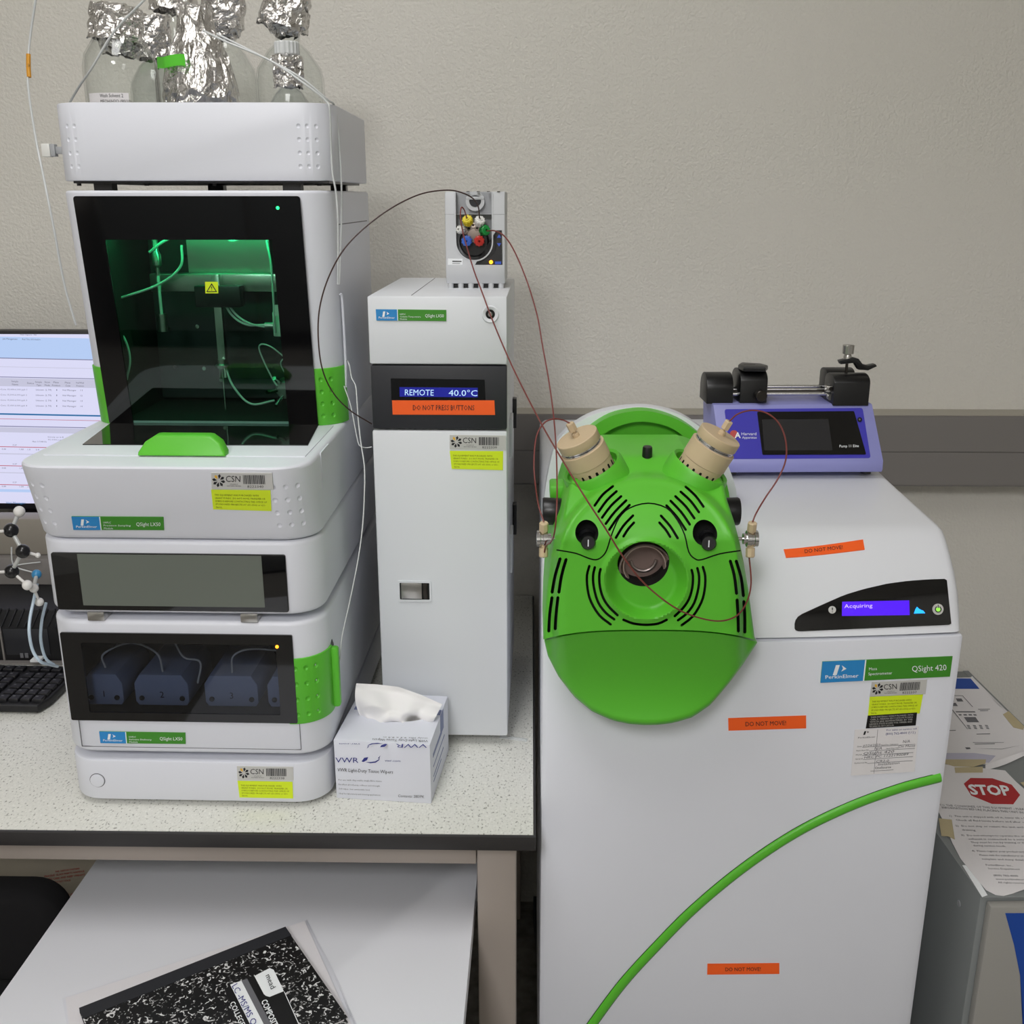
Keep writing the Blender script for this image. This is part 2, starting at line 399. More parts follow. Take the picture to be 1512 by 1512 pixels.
def text_bm(bm, s, surf, bl, br, cap, lift=.0009, bold=0, slant=0, mirror=False):
    """bl, br: pixel ends of the base line; cap: pixel height of the capitals"""
    vs, fs = text_mesh(s, bold, slant)
    if not vs: return bm
    x0 = min(v.x for v in vs); x1 = max(v.x for v in vs); ch = .69
    dx, dy = br[0] - bl[0], br[1] - bl[1]; L = math.hypot(dx, dy); ux, uy = -dy / L * 1.0, dx / L
    if isinstance(cap, (tuple, list)): cx, cy = cap
    else: cx, cy = -ux * cap, -uy * cap
    if not isinstance(cap, (tuple, list)): cx, cy = (dy / L * cap, -dx / L * cap)
    nv = []
    curved = getattr(surf, 'curved', False)
    if curved:      # every point of the letters is laid on the curved surface
        ex_, ey_ = dx / (x1 - x0), dy / (x1 - x0)
        for v in vs:
            p_, n_ = surf(bl[0] + ex_ * (v.x - x0) + cx / ch * v.y, bl[1] + ey_ * (v.x - x0) + cy / ch * v.y); nv.append(bm.verts.new(p_ + n_ * lift))
        for f in fs:
            try: bm.faces.new([nv[i] for i in f])
            except ValueError: pass
        return bm
    P0, n = surf(*bl); P1, _ = surf(*br); P2, _ = surf(bl[0] + cx, bl[1] + cy)
    X = (P1 - P0) / (x1 - x0); Yv = (P2 - P0) / ch
    for v in vs: nv.append(bm.verts.new(P0 + X * (v.x - x0) + Yv * v.y + n * lift))
    for f in fs:
        try: bm.faces.new([nv[i] for i in f])
        except ValueError: pass
    return bm
def text(s, surf, bl, br, cap, m, parent, name='lettering', **k):
    bm = text_bm(bmesh.new(), s, surf, bl, br, cap, **k)
    return part(name, bm, m, parent, smooth=False)
def lines(rows, surf, m, parent, name='lettering', kind=None, **k):
    bm = bmesh.new()
    for s, bl, br, cap in rows: text_bm(bm, s, surf, bl, br, cap, **k)
    return part(name, bm, m, parent, smooth=False, kind=kind)
def lerp2(q, u, v):
    ul, ur, lr, ll = q
    return ((ul[0] * (1 - u) + ur[0] * u) * (1 - v) + (ll[0] * (1 - u) + lr[0] * u) * v, (ul[1] * (1 - u) + ur[1] * u) * (1 - v) + (ll[1] * (1 - u) + lr[1] * u) * v)
def nameplate(surf, q, parent, rows, model, split=.31, nx=1):
    """blue and green maker's plate: q = ul, ur, lr, ll"""
    h = abs(q[3][1] - q[0][1])
    g = sheet('nameplate', surf, q, 'plategreen', parent, lift=.0012, th=.0012, nx=nx)
    bq = (q[0], lerp2(q, split - .008, 0), lerp2(q, split - .008, 1), q[3])
    b = sheet('plate_panel', surf, bq, 'plateblue', g, lift=.0015, nx=nx, label='blue end of the nameplate')
    def S(u0, v0, u1, v1): return (lerp2(q, u0, v0), lerp2(q, u1, v0), lerp2(q, u1, v1), lerp2(q, u0, v1))
    sheet('plate_divider', surf, S(split - .008, 0, split + .002, 1), 'printwhite', g, lift=.0015)
    bm = bmesh.new()
    text_bm(bm, 'PerkinElmer', surf, lerp2(q, .035, .82), lerp2(q, split - .045, .82), h * .17, lift=.0018, bold=.005)
    for pts in ([(.105, .18), (.135, .18), (.118, .66), (.088, .66)], [(.15, .2), (.19, .38), (.15, .5), (.163, .36)]):
        vv = []
        for u, v in pts:
            p, n = surf(*lerp2(q, u, v)); vv.append(bm.verts.new(p + n * .0018))
        bm.faces.new(vv)
    k = len(rows)
    for i, t in enumerate(rows):
        vv = .3 + .22 * (i + .8) if k == 3 else .5 + .24 * i
        text_bm(bm, t, surf, lerp2(q, split + .03, vv), lerp2(q, split + .03 + .0165 * len(t) * (1 if k == 3 else .92), vv), h * .13, lift=.0018)
    text_bm(bm, model, surf, lerp2(q, .7, .66), lerp2(q, .965, .66), h * .27, lift=.0018)
    part('lettering', bm, 'printwhite', g, smooth=False)
    return g
def asset_tag(surf, q, parent, number, dark=True):
    t = sheet('asset_tag', surf, q, 'tag', parent, lift=.001, th=.001, nx=6)
    h = abs(q[3][1] - q[0][1]); bm = bmesh.new()
    c = (.12, .48)
    W = math.hypot(q[1][0] - q[0][0], q[1][1] - q[0][1]); asp = h / W
    for k in range(8):
        a = 2 * math.pi * k / 8 + .2; mi = 1 if k == 5 else 0
        pts = []
        for rr, da in ((.1, 0), (.32, -.3), (.42, 0), (.32, .3)):
            u = c[0] + rr * math.cos(a + da) * asp; v = c[1] + rr * math.sin(a + da); p, n = surf(*lerp2(q, u, v)); pts.append(bm.verts.new(p + n * .0013))
        f = bm.faces.new(pts); f.material_index = mi
    part('emblem', bm, ['ink', 'yellowink'], t, smooth=False)
    bm = bmesh.new(); rnd = random.Random(int(number)); u = .52
    while u < .88:
        wd = rnd.choice((.006, .009, .013)); vv = []
        for uu, v in ((u, .12), (u + wd, .12), (u + wd, .68), (u, .68)):
            p, n = surf(*lerp2(q, uu, v)); vv.append(bm.verts.new(p + n * .0013))
        bm.faces.new(vv); u += wd + rnd.choice((.005, .007, .009))
    part('barcode', bm, 'ink', t, smooth=False, kind='stuff')
    lines([('CSN', lerp2(q, .235, .55), lerp2(q, .47, .55), h * .38), (number, lerp2(q, .58, .9), lerp2(q, .84, .9), h * .15),
           ('COLLEGE OF', lerp2(q, .30, .72), lerp2(q, .43, .72), h * .06), ('SOUTHERN NEVADA', lerp2(q, .25, .84), lerp2(q, .48, .84), h * .07)], surf, 'ink', t, lift=.0013)
    return t
GRANT = ['THIS EQUIPMENT WAS PURCHASED WITH', 'GRANT FUNDS.  DO NOT MOVE, TRANSFER OR', 'SURPLUS BEFORE CONTACTING THE OFFICE OF', 'SPONSORED PROJECTS AT 651-5502 or 651-', '5616.']
def grant_note(surf, q, parent):
    t = sheet('grant_sticker', surf, q, 'yellow', parent, lift=.0009, nx=4)
    h = abs(q[3][1] - q[0][1]); L = max(len(g) for g in GRANT)
    lines([(s, lerp2(q, .05, .3 + .155 * i), lerp2(q, .05 + .88 * len(s) / L, .3 + .155 * i), h * .085) for i, s in enumerate(GRANT)], surf, 'olive', t, lift=.0012)
    return t
def warn(surf, q, parent, s, u0=.2, u1=.8, cap=.36, nx=1):
    t = sheet('warning_label', surf, q, 'orange', parent, lift=.0009, nx=nx, label='orange label reading ' + s)
    h = abs(q[3][1] - q[0][1])
    n = max(1, nx)
    text(s, surf, lerp2(q, u0, .5 + cap / 2), lerp2(q, u1, .5 + cap / 2), h * cap, 'ink', t, lift=.0016)
    return t

# ================================================================ SETTING
XL, XR, YB, YF, ZC = -2.4, 2.6, 2.05, -3.0, 3.0
struct('floor', box(XL, XR, YF, YB, -.05, 0), 'floor')
struct('ceiling', box(XL, XR, YF, YB, ZC, ZC + .05), 'ceil')
struct('wall_back', box(XL - .1, XR + .1, YB, YB + .1, 0, ZC), 'wall')
struct('wall_left', box(XL - .1, XL, YF, YB, 0, ZC), 'farwall')
struct('wall_right', box(XR, XR + .1, YF, YB, 0, ZC), 'farwall')
struct('wall_front', box(XL - .1, XR + .1, YF - .1, YF, 0, ZC), 'farwall')
for k, (lx, ly, pw) in enumerate(LAMPS):
    t = thing('ceiling_light', 'recessed ceiling light panel, ' + ('over the bench side', 'behind the viewer at left', 'behind the viewer at right')[k], 'light', loc=(lx, ly, ZC - .03), group='ceiling light panels')
    part('light_frame', join(*[box(*b) for b in ((-.31, .31, -.61, -.58, 0, .03), (-.31, .31, .58, .61, 0, .03), (-.31, -.28, -.58, .58, 0, .03), (.28, .31, -.58, .58, 0, .03))]), 'white', t, world=False)
    part('diffuser', box(-.28, .28, -.58, .58, .008, .016), emis('diffuser_glow', (1, .97, .93, 1), pw * .25), t, world=False)
# wall raceway behind the benches
rz0, rz1 = 1.0163, 1.1565
r = struct('trim_1', ext([(1.99, rz0), (2.05, rz0), (2.05, rz1 + .001), (1.992, rz1)], XL, XR, axis='x'), 'rail')
for x0, x1 in ((XL, .055), (.055, XR)):
    part('cover_strip', box(x0 + .0006, x1 - .0006, 1.988, 1.991, rz0 + .003, 1.085), 'rail', r)
    part('cover_strip', box(x0 + .0006, x1 - .0006, 1.988, 1.991, 1.0862, rz1 - .001), 'rail', r)
part('top_lip', box(XL, XR, 1.992, 2.05, rz1, rz1 + .0015), 'railtop_lit', r)
part('screw', cyl((.038, 1.986, 1.125), (.038, 1.99, 1.125), .0035), 'darkmetal', r)

# ---------------------------------------------------------------- bench
BF = 1.186; BX = .0105
bt = thing('lab_bench', 'laboratory bench with speckled white worktop, black edge and taupe steel frame', 'bench', loc=(-.7, 1.5, 0))
part('worktop', box(-2.3, BX - .003, BF + .002, 2.045, .735, .76, .0015), 'counter', bt)
part('edge_band', join(box(-2.3, BX, BF - .004, BF + .002, .7385, .7592, .001), box(BX - .003, BX, BF, 2.045, .7385, .7592, .001)), 'edge', bt)
part('front_rail', box(-2.3, -.07, 1.222, 1.262, .689, .734, .002), 'frame', bt)
part('leg', box(-.069, -.0155, 1.221, 1.271, .02, .734, .003), 'frame', bt)
part('leg', box(-.069, -.0155, 1.96, 2.01, .02, .734, .003), 'frame', bt)
part('leg', box(-2.28, -2.227, 1.221, 1.271, .02, .734, .003), 'frame', bt)
part('leg', box(-2.28, -2.227, 1.96, 2.01, .02, .734, .003), 'frame', bt)
part('side_rail', box(-.064, -.02, 1.271, 1.96, .69, .734, .002), 'frame', bt)
for x, y in ((-.042, 1.246), (-.042, 1.985), (-2.25, 1.246), (-2.25, 1.985)):
    part('levelling_foot', cyl((x, y, 0), (x, y, .02), .018), 'black', bt)

# ================================================================ LIQUID CHROMATOGRAPHY STACK
LC = Fr(-.631, 1.247, .76, -.78); W = .363
def z_(py, ly, px=300): return LC.Y(px, py, ly)[2]
def plan(x0, x1, y0, y1, r, n=8, bow=.004):
    """rounded front corners, slightly bowed front"""
    P = []
    for a in range(n + 1):
        t = R(180 + 90 * a / n); P.append((x0 + r + r * math.cos(t), y0 + r + r * math.sin(t)))
    for a in range(n + 1):
        t = R(270 + 90 * a / n); P.append((x1 - r + r * math.cos(t), y0 + r + r * math.sin(t)))
    P += [(x1, y1 - .004), (x1 - .004, y1), (x0 + .004, y1), (x0, y1 - .004)]
    return P
def LP(name, bm, m, par, **k): return part(name, bm, m, par, world=False, **k)
def front(fr, px, py, ly): return tuple(fr.Y(px, py, ly))
def quad_plate(fr, ly, pts, th):   # prism standing on plane y=ly, thickness toward the viewer
    q = [fr.Y(x, y, ly) for x, y in pts]; return ext([(p[0], p[2]) for p in q], ly - th, ly, axis='y')
def ring_plate(outer, inner, y0, y1):
    """flat frame in the XZ plane between two outlines with the same number of points"""
    bm = bmesh.new(); n = len(outer); L = []
    for y in (y0, y1):
        L.append(([bm.verts.new((p[0], y, p[1])) for p in outer], [bm.verts.new((p[0], y, p[1])) for p in inner]))
    for k, (o, i) in enumerate(L):
        for a in range(n): bm.faces.new((o[a], o[(a + 1) % n], i[(a + 1) % n], i[a]))
    for a in range(n):
        b = (a + 1) % n
        bm.faces.new((L[0][0][a], L[0][0][b], L[1][0][b], L[1][0][a])); bm.faces.new((L[0][1][a], L[0][1][b], L[1][1][b], L[1][1][a]))
    return bm
def dimples(x0, cols, zs, r=.0042, y0=0., R_=.045, side='r', yf=None):
    """shallow spherical dents along the rounded front corner"""
    out = []
    for i, s in enumerate(cols):
        for z in zs:
            # s: arc length from the start of the corner
            if s < 0: x, y, nx, ny = (W - R_ + s, 0, 0, -1)
            else:
                a = s / R_; x, y, nx, ny = (W - R_ + R_ * math.sin(a), R_ - R_ * math.cos(a), math.sin(a), -math.cos(a))
            if side == 'l': x, nx = W - x, -nx
            yy = y + (yf(z) if yf else y0)
            out.append(sph((x + nx * r * .55, yy + ny * r * .55, z), r, 10))
    return out
# --- base module
base = thing('base_module', 'low white base unit with round button at the bottom of the chromatography stack', 'lab instrument', fr=LC)
bz0, bz1 = z_(1183, 0), z_(1125, 0)
b_ = LP('housing', ext(plan(0, W - .004, 0, .5, .045), bz0, bz1, .003), 'white', base)
LP('button', lathe([(0, 0), (.0095, 0), (.0095, .0016), (.0088, .002), (0, .002)], 28, Matrix.Translation(LC.Y(144, 1152, 0)) @ Matrix.Rotation(R(90), 4, 'X')), 'white', base)
LP('button_ring', lathe([(.0096, 0), (.0106, 0), (.0106, .0004), (.0096, .0004), (.0096, 0)], 28, Matrix.Translation(LC.Y(144, 1152, 0)) @ Matrix.Rotation(R(90), 4, 'X')), 'inkgrey', base)
for x, y in ((.06, .05), (W - .06, .05), (.06, .44), (W - .06, .44)): LP('rubber_foot', cyl((x, y, 0), (x, y, bz0 + .001), .014), 'black', base)
s0 = sY(LC, 0)
asset_tag(s0, ((350, 1131), (433, 1132), (433.5, 1152), (351, 1151)), base, '8222338')
grant_note(s0, ((351, 1152.5), (432, 1154), (433, 1178.5), (354, 1177)), base)
# --- solvent delivery (pump) module
pz0, pz1 = z_(1113, 0), z_(918, 0)
pm = thing('pump_module', 'white pump module with dark window showing numbered pump heads and green side grip', 'lab instrument', fr=LC)
for x, y in ((.055, .06), (W - .06, .06), (.055, .44), (W - .06, .44)): LP('rubber_foot', cyl((x, y, bz1), (x, y, pz0 + .001), .012), 'black', pm)
hs = LP('housing', ext(plan(0, W, 0, .5, .045), pz0, pz1, .006, 3), ['white', 'hole'], pm)
q = [LC.Y(*p, 0) for p in ((90, 932), (430, 938), (442, 1067), (106, 1062))]
wx0, wx1 = (q[0][0] + q[3][0]) / 2, (q[1][0] + q[2][0]) / 2; wz1, wz0 = (q[0][2] + q[1][2]) / 2, (q[2][2] + q[3][2]) / 2
boolean(hs, [box(wx0 + .006, wx1 - .012, -.05, .16, wz0 + .004, wz1 - .004)])
def insetp(x0, x1, z0, z1, a, b, c, d, r=.002):
    return rrect(x0, x1, z0, z1, r, 3), rrect(x0 + a, x1 - b, z0 + c, z1 - d, r, 3)
o_, i_ = insetp(wx0, wx1, wz0, wz1, .026, .022, .012, .014)
LP('window_frame', ring_plate(o_, i_, -.0025, .0), 'blackgloss', pm)
LP('window_pane', ext(rrect(wx0 + .026, wx1 - .022, wz0 + .012, wz1 - .014, .002, 3), -.0022, -.0008, axis='y'), 'pane_dark', pm)
LP('status_light', sph(LC.Y(409, 955, -.003), .0022, 12), 'led_o', pm)
LP('inner_back', box(wx0 + .008, wx1 - .014, .14, .158, wz0 + .006, wz1 - .006), 'charcoal', pm)
hz = wz0 + .012
for k, (xa, xb) in enumerate(((.032, .085), (.101, .174), (.196, .268), (.281, .335))):
    hp = ext([(xa + .004, hz), (xb - .004, hz), (xb, hz + .006), (xb, hz + .032), (xb - .008, hz + .045), (xa + .008, hz + .045), (xa, hz + .032), (xa, hz + .006)], .02, .12, .0015, axis='y')
    h_ = LP('pump_head', hp, 'pumphead', pm)
    for xx in (xa + .009, xb - .009): LP('bolt', cyl((xx, .0185, hz + .011), (xx, .021, hz + .011), .0035), 'hole', h_)
    if k < 3:
        P = LC.w((xa + xb) / 2 - .006, .0195, hz + .008); P2 = LC.w((xa + xb) / 2 + .004, .0195, hz + .008); c = sY(LC, .0195)
        vs, fs = text_mesh(str(k + 1)); bm = bmesh.new(); nv = [bm.verts.new(((xa + xb) / 2 - .003 + v.x * .013, .0192, hz + .012 + v.y * .013)) for v in vs]
        for f in fs: bm.faces.new([nv[i] for i in f])
        LP('numeral', bm, 'ink', h_, smooth=False)
for pts in (((.06, .03, hz + .05), (.06, .03, hz + .07), (.09, .05, hz + .078), (.13, .035, hz + .07), (.138, .03, hz + .045)), ((.15, .05, hz + .08), (.165, .04, hz + .062), (.19, .03, hz + .06), (.185, .028, hz + .03)), ((.232, .03, hz + .045), (.236, .03, hz + .07), (.26, .035, hz + .078), (.30, .03, hz + .078))):
    LP('capillary', tube(pts, .0014), 'clear', pm)
# drawer line and nameplate below the window
o_, i_ = insetp(wx0 - .004 + .012, wx1 + .002, z_(1105, 0), wz0 - .001, .0007, .0007, .0007, .0, r=.001)
LP('panel_seam', ring_plate(o_, i_, -.0003, .001), 'inkgrey', pm)
nameplate(s0, ((147, 1079.5), (274, 1081.5), (274.5, 1098), (149, 1096.5)), pm, ['UHPLC', 'Solvent Delivery', 'Module'], 'QSight LX50')
# green wrap-round grip
def grip(z0, z1, s0_, s1_, R_=.045, th=.0022, y0=0., side='r', depth=.02, xo=0, shear=None):
    P = []
    n = 12
    for k in range(n + 1):
        s = s0_ + (s1_ - s0_) * k / n
        if s < 0: x, y, nx, ny = W - R_ + s, 0, 0, -1
        elif s < R_ * math.pi / 2: a = s / R_; x, y, nx, ny = W - R_ + R_ * math.sin(a), R_ - R_ * math.cos(a), math.sin(a), -math.cos(a)
        else: x, y, nx, ny = W, R_ + s - R_ * math.pi / 2, 1, 0
        P.append((x, y, nx, ny))
    o = [(x + nx * th, y + ny * th) for x, y, nx, ny in P]; i = [(x - nx * .002, y - ny * .002) for x, y, nx, ny in P][::-1]
    pl = o + i
    if side == 'l': pl = [(W - x, y) for x, y in pl]
    bm = ext([(x, y + y0) for x, y in pl], z0, z1, .0012)
    return bm
gz0, gz1 = z_(1069, 0, 450), z_(973, 0, 450)
g = LP('grip', grip(gz0, gz1, -.004, .073), ['green', 'green'], pm)
boolean(g, [b for b in dimples(0, (.008, .022, .036), [gz0 + .014 + k * (gz1 - gz0 - .028) / 3 for k in range(4)], y0=-.0022)])
LP('latch', ext(rrect(W - .001, W + .011, gz0 + .004, gz1 - .003, .004, 3), .042, .052, .0015, axis='y'), 'green', pm)
lq = [(W + .0003, .05 + dy, (gz0 + gz1) / 2 + dz) for dy, dz in ((0, .046), (.008, .05), (.016, .04), (.02, 0), (.016, -.04), (.008, -.05), (0, -.046))]
LP('latch_recess', ext([(p[1], p[2]) for p in lq], W - .001, W + .0008, axis='x'), 'charcoal', pm)
# --- sampling module: display section, drawer, upper housing with sliding door
sm = thing('sampling_module', 'tall white sampling module with green-lit window, display and green handle', 'lab instrument', fr=LC)
dz0, dz1 = z_(907, 0), z_(799, 0)
for x in (.07, .27): LP('bracket', box(x - .011, x + .011, -.001, .05, pz1 - .0002, dz0 + .001, .0008), 'steel', sm)
for x, y in ((.055, .2), (W - .06, .2), (.055, .44), (W - .06, .44)): LP('rubber_foot', cyl((x, y, pz1), (x, y, dz0 + .001), .012), 'black', sm)
LP('display_housing', ext(plan(0, W, 0, .5, .045), dz0, dz1, .006, 3), 'white', sm)
DP = [(74, 813), (418, 820), (430, 905), (88, 898)]
DP = [LC.Y(*p, 0) for p in ((74, 813), (418, 820.5), (431, 904.5), (88, 898))]
dx0, dx1 = (DP[0][0] + DP[3][0]) / 2, (DP[1][0] + DP[2][0]) / 2; q1, q0 = (DP[0][2] + DP[1][2]) / 2, (DP[2][2] + DP[3][2]) / 2
LP('display_bezel', ext(rrect(dx0, dx1, q0, q1, .003, 4), -.0025, .001, .0006, axis='y'), 'blackgloss', sm)
SP = [LC.Y(*p, -.0025) for p in ((113, 818), (385, 820.5), (392, 897.5), (124, 893))]
LP('display', ext(rrect((SP[0][0] + SP[3][0]) / 2, (SP[1][0] + SP[2][0]) / 2, (SP[2][2] + SP[3][2]) / 2, (SP[0][2] + SP[1][2]) / 2, .0005, 2), -.003, -.002, axis='y'), 'lcd_off', sm)
fz0, fz1 = dz1 + .0015, z_(690, -.036)
LEAN = .036
def leanY(z): return -LEAN * (z - fz0) / (fz1 - fz0)
dr = ext(plan(0, W, 0, .5, .045), fz0, fz1, .006, 3)
for v in dr.verts:
    if v.co.y < .25: v.co.y += leanY(v.co.z)
drw = LP('drawer_front', dr, ['white', 'white'], sm)
gzs = [fz0 + .022 + k * (fz1 - fz0 - .05) / 3 for k in range(4)]
boolean(drw, dimples(0, (.002, .017, .032), gzs, .0045, yf=leanY) + dimples(0, (.010, .027), gzs, .0045, yf=leanY, side='l'))
# surface of the leaning drawer front
def s_lean(px, py):
    a, b = LC.w(0, 0, fz0), LC.w(0, -LEAN, fz1); c = LC.w(1, 0, fz0); n = (c - a).cross(b - a).normalized()
    if n.dot(LC.ey) > 0: n = -n
    return aP(px, py, a, n), n
nameplate(s_lean, ((106, 762), (241.5, 763), (242.5, 782), (109, 781.5)), sm, ['UHPLC', 'Precision Sampling', 'Module'], 'QSight LX50')
asset_tag(s_lean, ((312, 697.5), (402, 698), (404, 722), (313, 721)), sm, '8222340')
grant_note(s_lean, ((312, 722.5), (399.5, 723.5), (401, 754), (315, 751.5)), sm)
LP('drawer_lip', box(.02, W - .012, .018, .2, fz1 - .0006, fz1 + .0014, .0007), 'white', sm)
sp = ext([(-.01, fz1 - .05), (.06, fz1 - .05), (.06, fz1 - .0), (-.01, fz1 + .001)], W - .0008, W + .0005, axis='x')
LP('side_cheek', ext([(.05, fz1 - .05), (.10, fz1 - .03), (.10, fz1 - .002), (.05, fz1 - .002)], W - .001, W + .001, axis='x'), 'white', sm)
# upper housing
uz0, uz1 = fz1 - .004, 1.568 - .76
UY1, UY0 = .170, .205      # front plane at the top and the bottom
def uy(z): return UY0 + (UY1 - UY0) * (z - uz0) / (uz1 - uz0)
ub = ext(plan(.004, W, 0, .335, .045), uz0, uz1, .004, 3)
for v in ub.verts:
    f = max(0, min(1, (.33 - v.co.y) / .28)); v.co.y += uy(v.co.z) * f + .17 * (1 - f)
uh = LP('upper_housing', ub, ['white', 'hole'], sm)
def s_up(off=0):
    a, b = LC.w(0, UY0 + off, uz0), LC.w(0, UY1 + off, uz1); c = LC.w(1, UY0 + off, uz0); n = (c - a).cross(b - a).normalized()
    if n.dot(LC.ey) > 0: n = -n
    return lambda x, y: (aP(x, y, a, n), n)
su = s_up()
def upq(px, py, off=0): return LC.I @ s_up(off)(px, py)[0]
# door outline
D4 = [upq(*p) for p in ((109, 288), (444, 291), (467, 640), (184, 640))]
dxl = D4[0][0]; dxr = D4[1][0]; dzt = (D4[0][2] + D4[1][2]) / 2
cav = box(dxl + .02, dxr - .012, .12, .37, fz1 + .006, dzt - .02)
boolean(uh, [cav])
ix0, ix1 = upq(157, 354)[0], upq(412, 354)[0]; izt = (upq(157, 354)[2] + upq(412, 354)[2]) / 2
ixm0, ixm1 = dxl + .028, upq(425, 600)[0]
def tilt(bm):    # stand a flat XZ piece on the leaning front
    for v in bm.verts: v.co.y += uy(v.co.z)
    return bm
ozb = fz1 + .001
LP('door_frame', tilt(ring_plate(rrect(dxl, dxr, ozb, dzt, .004, 4), rrect(ix0, ixm1, ozb + .0005, izt, .001, 4), -.004, -.001)), 'blackgloss', sm)
LP('door_pane', tilt(ext(rrect(ix0, ixm1, ozb + .0005, izt, .001, 3), -.0038, -.0020, axis='y')), 'pane_green', sm)
LP('status_light', sph(upq(410, 307, -.005), .0022, 12), 'led_g', sm)
# triangle warning sign on the door
q = [(303, 416), (322, 416), (322.5, 433), (303.5, 433)]
sy_ = sheet('hazard_sign', s_up(-.004), q, 'yellow', sm, lift=.0008)
bm = bmesh.new(); tri = [(312.8, 417.8), (321, 431), (304.8, 431)]; tri2 = [(312.8, 420.5), (318.8, 429.8), (306.8, 429.8)]
sf = s_up(-.004); vo = [bm.verts.new(sf(*p)[0] + sf(*p)[1] * .0011) for p in tri]; vi = [bm.verts.new(sf(*p)[0] + sf(*p)[1] * .0011) for p in tri2]
for k in range(3): bm.faces.new((vo[k], vo[(k + 1) % 3], vi[(k + 1) % 3], vi[k]))
part('symbol', bm, 'ink', sy_, smooth=False); text('!', sf, (312, 428.6), (313.6, 428.6), 6, 'ink', sy_, name='exclamation_mark')
# glass shelf lying on the drawer and the green handle
hs_ = [LC.Z(*p, fz1 + .0015) for p in ((122, 657), (455, 658), (470, 636), (152, 636))]
shz = ext([(hs_[0][0], hs_[0][1]), (hs_[1][0], hs_[1][1]), (dxr, UY0 + .004), (dxl, UY0 + .004)], fz1 + .0012, fz1 + .0026)
LP('shelf_glass', shz, 'blackgloss', sm)
h0, h1 = LC.Z(204, 672, fz1 + .002), LC.Z(335, 671, fz1 + .002)
hw = h1[0] - h0[0]; P = [(0, 0), (hw, 0), (hw, .004), (hw * .93, .016), (hw * .82, .0235), (hw * .78, .024), (hw * .22, .024), (hw * .18, .0235), (hw * .07, .016), (0, .004)]
hb = ext([(h0[0] + a, fz1 + .0015 + b) for a, b in P], h0[1] - .004, h0[1] + .016, .003, 3, axis='y')
for v in hb.verts: v.co.y += (v.co.z - fz1) * .5
LP('handle', hb, 'green', sm)
# green grips of the upper housing
ga, gb = uz0 + .004, LC.Y(485, 545, .195)[2]
for sd in ('r', 'l'):
    gg = grip(ga, gb, -.012 if sd == 'r' else 0, .066, side=sd)
    if sd == 'l': gg.transform(Matrix.Translation((.004, 0, 0)))
    for v in gg.verts: v.co.y += uy(v.co.z)
    go = LP('grip', gg, ['green', 'green'], sm)
    boolean(go, dimples(0, (.004, .019, .034), [ga + .014 + k * (gb - ga - .03) / 3 for k in range(4)], .0042, yf=lambda z: uy(z) - .0022, side=sd))
LP('side_strip', tube([(W + .001, .235, ga + .05), (W + .003, .232, gb + .01), (W + .003, .228, gb + .09), (W + .001, .226, gb + .1)], .0018), 'white', sm)
LP('side_groove', box(W - .001, W + .0004, .24, .48, uz1 - .045, uz1 - .0437), 'inkgrey', sm)
# what shows behind the pane
zb = fz1
LP('inner_back', box(ix0 - .01, dxr - .013, .352, .368, zb + .012, dzt - .022), 'charcoal', sm)
LP('upper_panel', ext([(.13, izt + .012), (.25, izt + .012), (.25, izt - .055), (.13, izt - .055)], .30, .304, axis='y'), 'steel', sm)
LP('needle_beam', box(.085, .30, .262, .285, izt - .075, izt - .05, .002), 'steel', sm)
LP('needle_arm', box(.178, .189, .25, .262, zb + .06, izt - .05, .001), 'steel', sm)
LP('needle_holder', box(.155, .22, .24, .262, izt - .095, izt - .065, .002), 'black', sm)
LP('needle', cyl((.184, .248, zb + .01), (.184, .248, zb + .08), .0012), 'chrome', sm)
LP('needle_collar', lathe([(0, 0), (.010, 0), (.010, .004), (.006, .006), (.006, .012), (0, .012)], 16, Matrix.Translation((.184, .248, zb + .075))), 'steel', sm)
LP('syringe', lathe([(0, 0), (.003, 0), (.003, .01), (.007, .014), (.007, .028), (.004, .034), (.004, .05), (0, .05)], 16, Matrix.Translation((.098, .262, izt - .052))), 'steel', sm)
LP('syringe_barrel', cyl((.098, .262, zb + .15), (.098, .262, izt - .05), .0022), 'clear', sm)
LP('syringe_nut', cyl((.098, .262, zb + .125), (.098, .262, zb + .15), .007, 12), 'steel', sm)
LP('valve_block', box(.262, .30, .245, .29, zb + .12, zb + .155, .002), 'wht', sm)
for zz in (.128, .146): LP('valve_knob', cyl((.286, .24, zb + zz), (.286, .246, zb + zz), .006), 'black', sm)
LP('valve_nut', cyl((.25, .25, zb + .135), (.262, .25, zb + .135), .005, 10), 'steel', sm)
vb = LP('injection_valve', lathe([(0, 0), (.012, 0), (.014, .004), (.014, .02), (.01, .024), (0, .024)], 18, axis_m((.277, .235, zb + .045), (-.2, .9, .1))), 'steel', sm)
for k in range(6):
    a = k * R(60); c = Vector((.277 + .011 * math.cos(a), .236, zb + .045 + .011 * math.sin(a))); e = c + Vector((.012 * math.cos(a), -.016, .012 * math.sin(a)))
    LP('port_nut', cyl(c, e, .003, 8), 'chrome', vb)
